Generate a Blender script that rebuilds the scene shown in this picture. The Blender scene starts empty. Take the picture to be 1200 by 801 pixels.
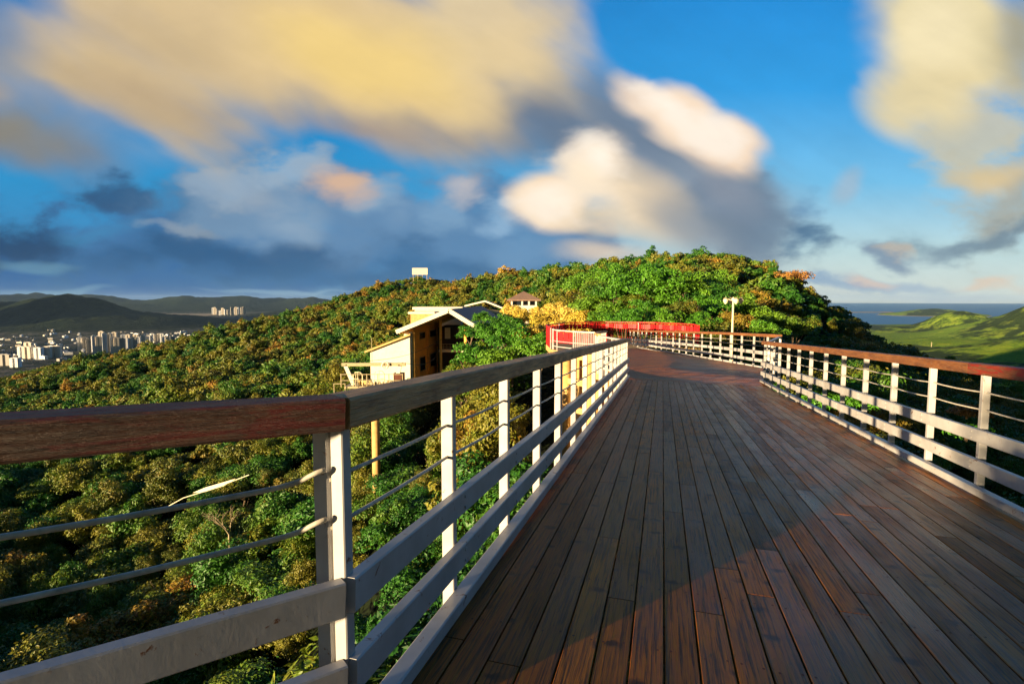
import bpy, bmesh, math, random
import numpy as np
from math import radians as R, sin, cos, tan, pi
from mathutils import Vector, Matrix
random.seed(7); rng = np.random.default_rng(7)
sc = bpy.context.scene
col = sc.collection

# ------------------------------------------------------------------ camera, sky, sun, exposure
F = 640.0                                   # focal length in pixels of a 1200 px wide picture
PITCH = math.atan(49.5 / F)
cam_d = bpy.data.cameras.new('camera'); cam = bpy.data.objects.new('camera', cam_d); col.objects.link(cam)
cam_d.sensor_width = 36; cam_d.lens = 36 * F / 1200; cam_d.clip_start = 0.05; cam_d.clip_end = 200000
cam.location = (0, 0, 0); cam.rotation_euler = (pi / 2 - PITCH, 0, 0)
sc.camera = cam
sc.view_settings.view_transform = 'Standard'; sc.view_settings.look = 'None'
EXPO = 1.65
sc.view_settings.exposure = EXPO; sc.view_settings.gamma = 1; sc.view_settings.use_curve_mapping = False
SUN_EL = R(4.1); SUN_AZ = R(41)             # the sun stands behind and to the left of the camera
SUNV = Vector((-cos(SUN_AZ) * cos(SUN_EL), -sin(SUN_AZ) * cos(SUN_EL), sin(SUN_EL)))
sd = bpy.data.lights.new('sun', 'SUN'); so = bpy.data.objects.new('sun', sd); col.objects.link(so)
sd.energy = 5.0; sd.angle = R(0.5); sd.color = (1.0, 0.74, 0.42)
so.rotation_euler = SUNV.to_track_quat('Z', 'Y').to_euler(); so.location = (-30, -20, 40)

def ray(px, py):
    cx, cy = (px - 600) / F, (400.5 - py) / F
    return Vector((cx, cos(PITCH) + cy * sin(PITCH), -sin(PITCH) + cy * cos(PITCH)))
def at(px, py, Y):
    r = ray(px, py); return r * (Y / r.y)
def s2l(h):
    h = h.lstrip('#'); out = []
    for i in (0, 2, 4):
        c = int(h[i:i + 2], 16) / 255; out.append(c / 12.92 if c <= .04045 else ((c + .055) / 1.055) ** 2.4)
    return out

class NT:
    """small helper round a node tree"""
    def __init__(s, tree): s.t = tree; s.n = tree.nodes; s.l = tree.links
    def node(s, typ, **kw):
        n = s.n.new(typ)
        for k, v in kw.items(): setattr(n, k, v)
        return n
    def put(s, sock, v):
        if hasattr(v, 'is_output') or isinstance(v, bpy.types.NodeSocket): s.l.new(v, sock)
        else:
            if isinstance(v, (list, tuple)) and len(v) == 3 and sock.type == 'RGBA': v = (*v, 1)
            sock.default_value = v
    def math(s, op, a, b=0.0, c=None, clamp=False):
        n = s.node('ShaderNodeMath', operation=op, use_clamp=clamp); s.put(n.inputs[0], a); s.put(n.inputs[1], b)
        if c is not None: s.put(n.inputs[2], c)
        return n.outputs[0]
    def vmath(s, op, a, b=(0, 0, 0), scale=None):
        n = s.node('ShaderNodeVectorMath', operation=op); s.put(n.inputs[0], a)
        if scale is not None: s.put(n.inputs['Scale'], scale)
        else: s.put(n.inputs[1], b)
        return n.outputs['Value'] if op in ('LENGTH', 'DOT_PRODUCT', 'DISTANCE') else n.outputs['Vector']
    def noise(s, vec, scale=5, detail=4, rough=.55, dist=0.0, out='Fac'):
        n = s.node('ShaderNodeTexNoise'); s.put(n.inputs['Vector'], vec)
        n.inputs['Scale'].default_value = scale; n.inputs['Detail'].default_value = detail
        n.inputs['Roughness'].default_value = rough; n.inputs['Distortion'].default_value = dist
        return n.outputs[out]
    def mapr(s, v, a, b, c=0.0, d=1.0, smooth=False):
        n = s.node('ShaderNodeMapRange', interpolation_type='SMOOTHSTEP' if smooth else 'LINEAR')
        s.put(n.inputs[0], v)
        for i, x in enumerate((a, b, c, d)): s.put(n.inputs[1 + i], x)
        return n.outputs[0]
    def mix(s, f, a, b, mode='MIX'):
        n = s.node('ShaderNodeMix', data_type='RGBA', blend_type=mode)
        s.put(n.inputs[0], f); s.put(n.inputs[6], a); s.put(n.inputs[7], b); return n.outputs[2]
    def ramp(s, f, stops, interp='LINEAR'):
        n = s.node('ShaderNodeValToRGB'); n.color_ramp.interpolation = interp; e = n.color_ramp.elements
        while len(e) < len(stops): e.new(.5)
        for i, (p, c) in enumerate(stops): e[i].position = p; e[i].color = (*c, 1)
        s.put(n.inputs[0], f); return n.outputs[0]
    def bump(s, h, strength=.3, dist=.01):
        n = s.node('ShaderNodeBump'); n.inputs['Strength'].default_value = strength
        n.inputs['Distance'].default_value = dist; s.put(n.inputs['Height'], h); return n.outputs[0]

# ---- sky: Nishita sky with long, wind-drawn evening clouds laid out by direction
W = bpy.data.worlds.new('World'); sc.world = W; W.use_nodes = True
w = NT(W.node_tree); w.n.clear()
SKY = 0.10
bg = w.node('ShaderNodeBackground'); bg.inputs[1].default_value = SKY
wo = w.node('ShaderNodeOutputWorld'); w.l.new(bg.outputs[0], wo.inputs[0])
st = w.node('ShaderNodeTexSky', sky_type='NISHITA'); st.sun_disc = False
st.sun_elevation = SUN_EL; st.sun_rotation = math.atan2(SUNV.x, SUNV.y); st.altitude = 250
st.air_density = 1.0; st.dust_density = 0.4; st.ozone_density = 2.0
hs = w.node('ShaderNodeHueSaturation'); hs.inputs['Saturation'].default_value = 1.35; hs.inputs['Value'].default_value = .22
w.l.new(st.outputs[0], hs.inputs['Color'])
tcw = w.node('ShaderNodeTexCoord'); dirv = tcw.outputs['Generated']
sp = w.node('ShaderNodeSeparateXYZ'); w.l.new(dirv, sp.inputs[0])
yy = w.math('MAXIMUM', sp.outputs[1], 0.08)
cu = w.node('ShaderNodeCombineXYZ'); w.l.new(w.math('DIVIDE', sp.outputs[0], yy), cu.inputs[0]); w.l.new(w.math('DIVIDE', sp.outputs[2], yy), cu.inputs[1])
uv = cu.outputs[0]
def UV(px, py): r = ray(px, py); return r.x / r.y, r.z / r.y
# warp so that the cloud edges are feathered and streaked
n1 = w.vmath('SUBTRACT', w.noise(w.vmath('MULTIPLY', uv, (1.0, 1.5, 1)), 3.2, 3, .5, 0.3, 'Color'), (.5, .5, .5))
n2 = w.vmath('SUBTRACT', w.noise(w.vmath('MULTIPLY', uv, (1.0, 2.2, 1)), 11, 5, .6, 0.2, 'Color'), (.5, .5, .5))
wuv = w.vmath('ADD', uv, w.vmath('ADD', w.vmath('SCALE', n1, scale=.20), w.vmath('SCALE', n2, scale=.05)))
suv = w.vmath('ADD', uv, w.vmath('ADD', w.vmath('SCALE', n1, scale=.09), w.vmath('SCALE', n2, scale=.006)))
K = 1.0 / SKY / 2 ** EXPO
def C(h, k=1.0): return tuple(c * K * k for c in s2l(h))
sky = hs.outputs[0]
# clear-sky gradient: deep blue overhead, pale towards the right horizon
vv = w.node('ShaderNodeSeparateXYZ'); w.l.new(uv, vv.inputs[0]); U_, V_ = vv.outputs[0], vv.outputs[1]
grad = w.ramp(w.mapr(V_, 0.0, .62), [(0, C('#d6ddd4')), (.14, C('#bddade')), (.34, C('#74c0ea')), (.6, C('#359fe4')), (1, C('#1b86d8'))])
gradl = w.ramp(w.mapr(V_, 0.0, .62), [(0, C('#4a7ca4')), (.12, C('#3a83b8')), (.35, C('#2a92cc')), (.6, C('#2088cc')), (1, C('#2470b4'))])
grad = w.mix(w.mapr(U_, -.35, .55, smooth=True), gradl, grad)
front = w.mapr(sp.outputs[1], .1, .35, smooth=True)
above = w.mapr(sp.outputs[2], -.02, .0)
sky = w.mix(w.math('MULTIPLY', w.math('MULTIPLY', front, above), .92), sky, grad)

g = bpy.data.node_groups.new('cloud_lobe', 'ShaderNodeTree'); gi = g.interface
for nm, ty in (('Base', 'NodeSocketColor'), ('Vec', 'NodeSocketVector'), ('Centre', 'NodeSocketVector'), ('Inv', 'NodeSocketVector'), ('Angle', 'NodeSocketFloat'), ('Soft', 'NodeSocketFloat'), ('Opacity', 'NodeSocketFloat'), ('Edge', 'NodeSocketFloat'), ('Tint', 'NodeSocketColor')):
    gi.new_socket(name=nm, in_out='INPUT', socket_type=ty)
gi.new_socket(name='Out', in_out='OUTPUT', socket_type='NodeSocketColor')
G = NT(g); a_ = G.node('NodeGroupInput').outputs; o_ = G.node('NodeGroupOutput')
dv_ = G.vmath('SUBTRACT', a_['Vec'], a_['Centre']); rot = G.node('ShaderNodeVectorRotate', rotation_type='Z_AXIS'); G.l.new(dv_, rot.inputs['Vector']); G.l.new(a_['Angle'], rot.inputs['Angle'])
d_ = G.math('ADD', G.vmath('LENGTH', G.vmath('MULTIPLY', rot.outputs[0], a_['Inv'])), a_['Edge'])
al = G.math('MULTIPLY', G.mapr(d_, 1.0, G.math('SUBTRACT', 1.0, a_['Soft']), 0, 1, True), a_['Opacity'])
# base first, so that the chain of lobes needs little memory
G.l.new(G.vmath('ADD', G.vmath('SCALE', G.vmath('SUBTRACT', a_['Tint'], a_['Base']), scale=al), a_['Base']), o_.inputs[0])
rotn = w.node('ShaderNodeVectorRotate', rotation_type='Z_AXIS'); w.l.new(uv, rotn.inputs['Vector']); rotn.inputs['Angle'].default_value = R(30)
en1 = w.noise(w.vmath('MULTIPLY', rotn.outputs[0], (.45, 1.25, 1)), 5.0, 4, .42, .3)
en2 = w.noise(w.vmath('MULTIPLY', uv, (.8, 1.5, 1)), 8.5, 7, .56, .2)
E_soft = w.mapr(en1, .25, .75, -.38, .38); E_puff = w.mapr(en2, .25, .75, -.5, .5)
def lobe(px, py, rx, ry, ang, colour, op=1.0, soft=.9, k=1.0, vec=None, edge=None):
    """one soft cloud mass; sizes are given in pixels of the 1200 px picture, angle in degrees, anticlockwise"""
    global sky
    n = w.node('ShaderNodeGroup'); n.node_tree = g
    w.l.new(sky, n.inputs['Base']); w.l.new(suv if vec is None else vec, n.inputs['Vec'])
    u, v = UV(px, py); n.inputs['Centre'].default_value = (u, v, 0)
    n.inputs['Inv'].default_value = (F / rx, F / ry, 0); n.inputs['Angle'].default_value = R(-ang)
    n.inputs['Soft'].default_value = soft; n.inputs['Tint'].default_value = (*C(colour, k), 1)
    n.inputs['Opacity'].default_value = op
    w.l.new(edge if edge is not None else (E_soft if vec is None else E_puff), n.inputs['Edge'])
    n.mute = False; sky = n.outputs[0]
# horizon bank, left
lobe(120, 325, 480, 84, 0, '#2b6096', 1, .35, vec=wuv)
lobe(280, 285, 400, 72, 0, '#3d6f9e', .95, .5, vec=wuv)
lobe(560, 300, 170, 95, 0, '#4a7aa6', .95, .5, vec=wuv)
lobe(20, 75, 220, 90, -20, '#a39c92', .8, .9)
lobe(40, 175, 130, 40, -15, '#7d8088', .6, .9)
lobe(150, 225, 75, 26, -6, '#2f557c', .9, .7, vec=wuv)
lobe(240, 240, 110, 42, -5, '#4d7396', .85, .8, vec=wuv)
lobe(320, 245, 150, 62, -4, '#6f8fae', .95, .6, vec=wuv)
lobe(415, 262, 130, 70, 0, '#6288ad', .9, .7, vec=wuv)
lobe(540, 272, 90, 62, 0, '#5a84ac', .95, .6, vec=wuv)
lobe(610, 290, 70, 46, 8, '#6a93b8', .8, .8, vec=wuv)
lobe(10, 275, 100, 42, 0, '#1e446a', .95, .7, vec=wuv)
lobe(120, 262, 80, 16, -4, '#3f86b4', .6, .9, vec=wuv)
lobe(250, 300, 260, 34, 2, '#28557f', .8, .8, vec=wuv)
lobe(480, 322, 260, 30, 0, '#34648f', .8, .8, vec=wuv)
lobe(280, 222, 90, 20, -8, '#9aa6b2', .7, .9, vec=wuv)
lobe(215, 268, 80, 10, -5, '#93a0ac', .6, .9, vec=wuv)
lobe(265, 214, 60, 22, -5, '#8ca5bd', .8, .8, vec=wuv)
lobe(335, 205, 60, 24, -5, '#9aafc2', .8, .8, vec=wuv)
lobe(350, 250, 50, 30, 0, '#93a9bd', .6, .9, vec=wuv)
lobe(445, 238, 46, 26, 0, '#86a5c0', .8, .8, vec=wuv)
lobe(585, 258, 44, 20, 0, '#8fb2cf', .8, .8, vec=wuv)
lobe(510, 250, 40, 26, 0, '#7fa3c2', .7, .8, vec=wuv)
lobe(405, 222, 56, 26, -8, '#d9b394', .9, 1.0, edge=E_puff)
lobe(538, 226, 36, 22, 0, '#b9b6ba', .85, .9, edge=E_puff)
lobe(370, 262, 34, 26, 40, '#8aa2b8', .5, 1.0)
lobe(470, 255, 30, 30, 0, '#7f9fbd', .5, 1.0)
lobe(45, 308, 70, 9, -3, '#5f8ca6', .7, .9)
lobe(60, 338, 120, 5, 2, '#7fa8bd', .5, .9)
lobe(330, 341, 140, 4, 0, '#86a9c0', .6, .9)
# top left yellow cloud with its grey underside
lobe(450, 115, 360, 88, -8, '#7d828c', .95, .7)
lobe(650, 140, 190, 62, -32, '#63748a', .9, .8)
lobe(310, 35, 430, 150, -10, '#dcc190', .97, .6)
lobe(170, 50, 210, 90, -20, '#c8b088', .8, .8)
lobe(560, 20, 150, 120, -30, '#d9c49c', .95, .7)
lobe(420, 70, 200, 75, -12, '#f0d080', .8, 1.0)
lobe(200, 130, 190, 44, -22, '#b59f80', .7, 1.0)
lobe(420, 155, 170, 30, -5, '#a08d80', .6, 1.0)
lobe(590, 60, 60, 60, -40, '#e8cf9e', .6, 1.0)
lobe(-20, 10, 110, 70, -30, '#5d82ac', .7, 1.0)
lobe(10, 150, 110, 55, -10, '#8b826f', .85, .9)
lobe(-10, 105, 60, 30, -20, '#b09b7c', .7, 1.0)
# cumulus in the middle
lobe(800, 200, 200, 85, -36, '#7f8c9c', .95, .7)
lobe(880, 262, 120, 56, -30, '#6a7f95', .85, .8, vec=wuv)
lobe(730, 140, 90, 40, -46, '#687b92', .8, .8)
lobe(945, 285, 36, 26, -10, '#3f678b', .8, .9, vec=wuv)
lobe(930, 248, 26, 30, 0, '#5a86ae', .6, .9, vec=wuv)
lobe(700, 292, 75, 24, 0, '#d9c8b4', .85, .9)
lobe(748, 114, 56, 26, -34, '#e9d3bd', .95, .75)
lobe(792, 136, 70, 40, -32, '#f4dcc2', 1.0, .5)
lobe(848, 172, 60, 44, -22, '#f1d6ba', 1.0, .5)
lobe(835, 160, 60, 32, -30, '#fff2e2', .9, 1.0, edge=E_puff)
lobe(772, 122, 54, 22, -34, '#fff4e6', .8, 1.0, edge=E_puff)
lobe(650, 236, 64, 42, 0, '#f3dabb', 1.0, .5)
lobe(692, 196, 54, 52, 0, '#efd8ba', 1.0, .7)
lobe(742, 232, 96, 46, -28, '#e2ccab', .95, .8)
lobe(700, 252, 98, 28, -6, '#e0c8a2', .8, .9)
lobe(646, 236, 60, 32, 10, '#fff0dc', .95, .9, edge=E_puff)
lobe(704, 188, 54, 40, -20, '#fff3e2', .9, .9, edge=E_puff)
lobe(700, 222, 90, 34, -25, '#ffeacc', .8, 1.0, edge=E_puff)
lobe(800, 150, 90, 18, -34, '#fff1df', .6, 1.0, edge=E_puff)
lobe(800, 258, 90, 30, -22, '#8d949b', .7, 1.0)
lobe(845, 225, 70, 26, -35, '#8a92a0', .7, 1.0)
# right-hand cloud
lobe(1180, 235, 95, 60, 20, '#a5a293', .85, .9, vec=wuv)
lobe(1120, 40, 125, 90, -10, '#e6d6a6', .97, .6)
lobe(1085, 105, 85, 75, -50, '#e2d1a2', .97, .7)
lobe(1085, 45, 80, 60, 30, '#f1e2b8', .75, .9)
lobe(1140, 165, 75, 95, -15, '#d2c6a2', .75, .85, vec=wuv)
lobe(1195, 50, 55, 80, 0, '#a09a80', .8, 1.0)
lobe(1110, 130, 60, 34, -40, '#ecdaa8', .6, 1.0)
lobe(1165, 215, 90, 30, 14, '#dcc494', .85, .9)
lobe(1150, 268, 120, 22, 8, '#6b8496', .85, .9, vec=wuv)
lobe(1095, 282, 60, 18, 20, '#7c93a3', .6, .9, vec=wuv)
lobe(1035, 298, 46, 16, -8, '#7b90a6', .9, .8, vec=wuv)
lobe(1045, 290, 30, 9, 0, '#c3b8a6', .7, .9, vec=wuv)
lobe(992, 214, 34, 20, 50, '#a9b6c2', .6, .9)
lobe(1060, 330, 130, 14, 0, '#9bb0c4', .8, .9, vec=wuv)
lobe(1150, 326, 60, 12, 0, '#dcc9b2', .85, .9, vec=wuv)
lobe(1012, 328, 34, 9, 0, '#d8c2b2', .8, .9, vec=wuv)
lobe(975, 335, 60, 11, 0, '#7195bc', .6, .9, vec=wuv)
lobe(1090, 346, 190, 9, 0, '#b5bec4', .8, .9)
lift = w.mapr(E_puff, -.5, .5, 1.0, 1.12)
streak = w.mapr(w.noise(w.vmath('MULTIPLY', rotn.outputs[0], (.7, 6.0, 1)), 4.0, 5, .6, .5), .3, .7, .975, 1.03)
sky = w.vmath('SCALE', sky, scale=w.math('MULTIPLY', lift, streak))
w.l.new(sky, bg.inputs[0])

# ------------------------------------------------------------------ helpers
def mat(name):
    m = bpy.data.materials.new(name); m.use_nodes = True; t = NT(m.node_tree)
    b = t.n['Principled BSDF']; return m, t, b
def link(name, me, m=None, parent=None):
    o = bpy.data.objects.new(name, me); col.objects.link(o)
    if m is not None: me.materials.append(m)
    if parent is not None: o.parent = parent
    return o
def tag(o, label=None, cat=None, group=None, kind=None):
    if label: o['label'] = label
    if cat: o['category'] = cat
    if group: o['group'] = group
    if kind: o['kind'] = kind
    return o
def empty(name, loc=(0, 0, 0), rz=0):
    o = bpy.data.objects.new(name, None); col.objects.link(o); o.location = loc; o.rotation_euler = (0, 0, rz); o.empty_display_size = .3
    return o
class MB:
    """collects shapes, builds them as one mesh"""
    def __init__(s): s.v = []; s.f = []
    def add(s, vs, fs):
        o = len(s.v); s.v += [tuple(v) for v in vs]; s.f += [tuple(i + o for i in f) for f in fs]; return s
    def box(s, c, size, rz=0.0, M=None):
        hx, hy, hz = (a / 2 for a in size); vs = []
        rm = Matrix.Rotation(rz, 3, 'Z') if M is None else M
        for z in (-hz, hz):
            for x, y in ((-hx, -hy), (hx, -hy), (hx, hy), (-hx, hy)): vs.append(rm @ Vector((x, y, z)) + Vector(c))
        return s.add(vs, [(3, 2, 1, 0), (4, 5, 6, 7), (0, 1, 5, 4), (1, 2, 6, 5), (2, 3, 7, 6), (3, 0, 4, 7)])
    def beam(s, p, q, wd, ht, bev=0.0, up=(0, 0, 1)):
        """rectangular bar from p to q; wd across, ht up; optional chamfer"""
        p = Vector(p); q = Vector(q); d = (q - p).normalized(); upv = Vector(up)
        r = d.cross(upv).normalized(); u = r.cross(d).normalized()
        a, b = wd / 2, ht / 2
        if bev: prof = [(-a + bev, -b), (a - bev, -b), (a, -b + bev), (a, b - bev), (a - bev, b), (-a + bev, b), (-a, b - bev), (-a, -b + bev)]
        else: prof = [(-a, -b), (a, -b), (a, b), (-a, b)]
        n = len(prof); vs = [e + r * x + u * z for e in (p, q) for x, z in prof]
        fs = [tuple(range(n))[::-1], tuple(range(n, 2 * n))] + [(i, (i + 1) % n, n + (i + 1) % n, n + i) for i in range(n)]
        fs = [f[::-1] for f in fs]
        return s.add(vs, fs)
    def tube(s, pts, rad, n=8):
        pts = [Vector(p) for p in pts]; rs = rad if isinstance(rad, (list, tuple)) else [rad] * len(pts)
        o = []
        for i, p in enumerate(pts):
            d = (pts[min(i + 1, len(pts) - 1)] - pts[max(i - 1, 0)]).normalized()
            a = d.cross(Vector((0, 0, 1)) if abs(d.z) < .95 else Vector((1, 0, 0))).normalized(); b = a.cross(d)
            o += [p + (a * cos(2 * pi * k / n) + b * sin(2 * pi * k / n)) * rs[i] for k in range(n)]
        fs = []
        for i in range(len(pts) - 1):
            for k in range(n):
                k2 = (k + 1) % n; fs.append((i * n + k, i * n + k2, (i + 1) * n + k2, (i + 1) * n + k))
        fs.append(tuple(range(n))[::-1]); fs.append(tuple(range((len(pts) - 1) * n, len(pts) * n)))
        return s.add(o, fs)
    def poly(s, pts, z0, z1):
        n = len(pts); vs = [(x, y, z0) for x, y in pts] + [(x, y, z1) for x, y in pts]
        return s.add(vs, [tuple(range(n))[::-1], tuple(range(n, 2 * n))] + [(i, (i + 1) % n, n + (i + 1) % n, n + i) for i in range(n)])
    def build(s, name, m=None, parent=None, smooth=False):
        me = bpy.data.meshes.new(name); me.from_pydata(s.v, [], s.f); me.update()
        if smooth: me.polygons.foreach_set('use_smooth', [True] * len(me.polygons))
        return link(name, me, m, parent)

# ------------------------------------------------------------------ materials
PERPV = (cos(R(15.45)), -sin(R(15.45)), 0)
def m_wood_deck():
    m, t, b = mat('weathered_deck_wood')
    at_ = t.node('ShaderNodeAttribute', attribute_name='plank'); uvn = t.node('ShaderNodeUVMap', uv_map='uv')
    rnd = at_.outputs['Fac']; cv = at_.outputs['Vector']; sx = t.node('ShaderNodeSeparateXYZ'); t.l.new(cv, sx.inputs[0])
    r1, r2, r3 = sx.outputs
    off = t.vmath('ADD', uvn.outputs[0], t.vmath('SCALE', cv, scale=37.0))
    grain = t.noise(t.vmath('MULTIPLY', off, (2.6, 85, 1)), 1.0, 6, .6, .5)
    fine = t.noise(t.vmath('MULTIPLY', off, (9, 190, 1)), 1.0, 4, .65, .2)
    blot = t.noise(t.vmath('MULTIPLY', off, (1.6, 5, 1)), 1.0, 5, .6, .4)
    geo = t.node('ShaderNodeNewGeometry').outputs['Position']
    big = t.noise(geo, .55, 4, .6)
    big2 = t.noise(geo, 1.7, 5, .62, .3)
    vor = t.node('ShaderNodeTexVoronoi', voronoi_dimensions='2D'); t.l.new(t.vmath('ADD', t.vmath('MULTIPLY', off, (7.5, 5.5, 1)), t.vmath('SCALE', t.noise(off, 18, 3, .6, 0, 'Color'), scale=.5)), vor.inputs['Vector']); vor.inputs['Scale'].default_value = 1.0
    vs_ = t.node('ShaderNodeSeparateXYZ'); t.l.new(vor.outputs['Color'], vs_.inputs[0]); knot = t.math('MULTIPLY', t.mapr(vor.outputs['Distance'], .08, .34, 1, 0, True), t.math('GREATER_THAN', vs_.outputs[0], .84))
    c = t.mix(r1, s2l('#5e381c'), s2l('#b8743c'))
    c = t.mix(t.mapr(blot, .4, .62, 0, .8), c, s2l('#7e4c1e'))
    c = t.mix(t.math('MULTIPLY', t.mapr(r2, .7, .98), .55), c, s2l('#64362a'))
    c = t.mix(t.math('MULTIPLY', t.mapr(r3, .7, .95), .4), c, s2l('#75664a'))
    c = t.mix(t.mapr(big, .55, .68, 0, .4), c, s2l('#70654a'))
    c = t.mix(t.mapr(big2, .56, .66, 0, .55), c, s2l('#2f211a'))
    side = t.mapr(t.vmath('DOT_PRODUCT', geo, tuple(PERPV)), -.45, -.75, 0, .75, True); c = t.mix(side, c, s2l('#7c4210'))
    c = t.mix(t.mapr(grain, .47, .6, 0, .85), c, s2l('#20120a'))
    c = t.mix(t.mapr(fine, .5, .75, 0, .6), c, s2l('#a8834e'))
    c = t.mix(t.math('MULTIPLY', knot, .8), c, s2l('#170e09'))
    hsn = t.node('ShaderNodeHueSaturation'); t.l.new(c, hsn.inputs['Color']); hsn.inputs['Value'].default_value = 1.3; hsn.inputs['Saturation'].default_value = 1.6
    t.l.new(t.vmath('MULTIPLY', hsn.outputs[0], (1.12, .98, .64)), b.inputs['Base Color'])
    wet = t.math('MULTIPLY', t.math('ADD', t.math('MULTIPLY', t.mapr(blot, .35, .6), .5), t.math('MULTIPLY', r2, .5)), t.mapr(t.vmath('DOT_PRODUCT', geo, tuple(PERPV)), -.2, 1.3, .35, 1, True))
    t.put(b.inputs['Roughness'], t.math('ADD', t.mapr(wet, 0, 1, .55, .28), t.mapr(fine, .3, .7, -.06, .1)))
    t.put(b.inputs['Specular IOR Level'], t.mapr(wet, 0, 1, .18, .45))
    h = t.math('ADD', t.math('MULTIPLY', grain, 1.0), t.math('MULTIPLY', fine, .5))
    h = t.math('SUBTRACT', h, t.math('MULTIPLY', knot, .3))
    t.l.new(t.bump(h, .55, .004), b.inputs['Normal']); return m
def m_cap(name, base, alt, paint, pamt, val=1.0):
    m, t, b = mat(name)
    o = t.node('ShaderNodeTexCoord').outputs['Object']; uvn = t.node('ShaderNodeUVMap', uv_map='uv').outputs[0]
    grain = t.noise(t.vmath('MULTIPLY', uvn, (3, 60, 1)), 1, 7, .65, .5)
    fine = t.noise(t.vmath('MULTIPLY', uvn, (14, 230, 1)), 1, 3, .6)
    blot = t.noise(t.vmath('MULTIPLY', uvn, (2.2, 9, 1)), 1, 5, .65, .5)
    c = t.mix(t.mapr(blot, .35, .65), s2l(base), s2l(alt))
    c = t.mix(t.mapr(grain, .5, .66, 0, .6), c, s2l('#1e120c'))
    c = t.mix(t.mapr(fine, .5, .72, 0, .5), c, s2l('#a58c72'))
    pn = t.noise(t.vmath('MULTIPLY', uvn, (3.0, 26, 1)), 1, 8, .72, .8)
    c = t.mix(t.mapr(pn, pamt, pamt + .06, 0, .9), c, s2l(paint))
    hsn = t.node('ShaderNodeHueSaturation'); t.l.new(c, hsn.inputs['Color']); hsn.inputs['Value'].default_value = val
    t.l.new(hsn.outputs[0], b.inputs['Base Color']); b.inputs['Roughness'].default_value = .62
    t.l.new(t.bump(t.math('ADD', grain, t.math('MULTIPLY', fine, .8)), 1.0, .010), b.inputs['Normal']); return m
def m_white():
    m, t, b = mat('chipped_white_paint'); geo = t.node('ShaderNodeNewGeometry').outputs['Position']
    n = t.noise(geo, 14, 6, .7, .4); n2 = t.noise(geo, 3.1, 4, .6); fn = t.noise(t.vmath('MULTIPLY', geo, (60, 60, 12)), 1, 3, .6)
    c = t.mix(t.mapr(n2, .35, .7), s2l('#bab9ba'), s2l('#a09e9c'))
    c = t.mix(t.mapr(fn, .55, .8, 0, .2), c, s2l('#948b7c'))
    c = t.mix(t.mapr(n, .625, .67, 0, .9), c, s2l('#7a4a22'))
    c = t.mix(t.mapr(n, .67, .71, 0, .9), c, s2l('#4a2411'))
    t.l.new(c, b.inputs['Base Color']); b.inputs['Roughness'].default_value = .42
    t.l.new(t.bump(t.math('ADD', n, t.math('MULTIPLY', fn, .15)), .15, .003), b.inputs['Normal']); return m
def m_simple(name, c, rough=.6, var=.25, scale=6, metal=0, bump=.2, spec=.5):
    m, t, b = mat(name); o = t.node('ShaderNodeTexCoord').outputs['Object']
    n = t.noise(o, scale, 6, .6, .2); n2 = t.noise(o, scale * .21, 4, .55)
    base = s2l(c) if isinstance(c, str) else c
    k = t.math('ADD', t.mapr(n, .3, .7, 1 - var, 1 + var * .5), t.mapr(n2, .3, .7, -var * .4, var * .4))
    t.l.new(t.mix(1.0, base, t.node('ShaderNodeCombineXYZ').outputs[0], 'MULTIPLY'), b.inputs['Base Color'])
    cx = t.n[-1] if False else None
    vm = t.vmath('SCALE', tuple(base), scale=k); t.l.new(vm, b.inputs['Base Color'])
    b.inputs['Roughness'].default_value = rough; b.inputs['Metallic'].default_value = metal; b.inputs['Specular IOR Level'].default_value = spec
    if bump: t.l.new(t.bump(n, bump, .01), b.inputs['Normal'])
    return m
def m_leaf(name, stops, bright=1.0):
    m, t, b = mat(name); oi = t.node('ShaderNodeObjectInfo'); geo = t.node('ShaderNodeNewGeometry').outputs['Position']
    n = t.noise(geo, .045, 4, .6); nn = t.noise(geo, 2.6, 3, .6)
    f = t.math('ADD', t.math('MULTIPLY', oi.outputs['Random'], .62), t.mapr(n, .35, .65, -.14, .45))
    f = t.math('ADD', f, t.mapr(nn, .3, .7, -.09, .09))
    c = t.ramp(f, stops)
    ln = t.noise(geo, 14, 2, .5)
    c = t.vmath('SCALE', c, scale=t.mapr(ln, .3, .7, .42 * bright, 1.55 * bright))
    t.l.new(c, b.inputs['Base Color']); b.inputs['Roughness'].default_value = .5; b.inputs['Specular IOR Level'].default_value = .35
    tr = t.node('ShaderNodeBsdfTranslucent'); t.l.new(c, tr.inputs[0]); ms = t.node('ShaderNodeMixShader'); ms.inputs[0].default_value = .15
    t.l.new(b.outputs[0], ms.inputs[1]); t.l.new(tr.outputs[0], ms.inputs[2]); t.l.new(ms.outputs[0], t.n['Material Output'].inputs[0]); return m
M = {}
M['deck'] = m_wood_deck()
M['cap_red'] = m_cap('red_stained_handrail_wood', '#8a4a26', '#5e3018', '#8c1c10', .50, 1.0)
M['cap_grey'] = m_cap('weathered_grey_brown_handrail_wood', '#b58a58', '#7d5630', '#96592a', .60, 1.8)
M['cap_warm'] = m_cap('sunlit_tone_handrail_wood', '#96602f', '#70401f', '#8e4a22', .58, .95)  # orange tone of sunlight put into the handrail wood colour
M['white'] = m_white()
M['steel'] = m_simple('galvanised_cable', '#c4bdae', .5, .35, 30, 0)
M['leaf'] = m_leaf('forest_leaves', [(0, (.018, .085, .010)), (.25, (.040, .150, .012)), (.42, (.110, .185, .014)), (.58, (.210, .190, .018)), (.72, (.075, .120, .014)), (.88, (.300, .200, .022)), (.95, (.260, .115, .022)), (1, (.480, .330, .035))])
M['leaf_green'] = m_leaf('fresh_green_leaves', [(0, (.040, .165, .010)), (.5, (.085, .250, .014)), (1, (.170, .290, .020))])
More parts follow.
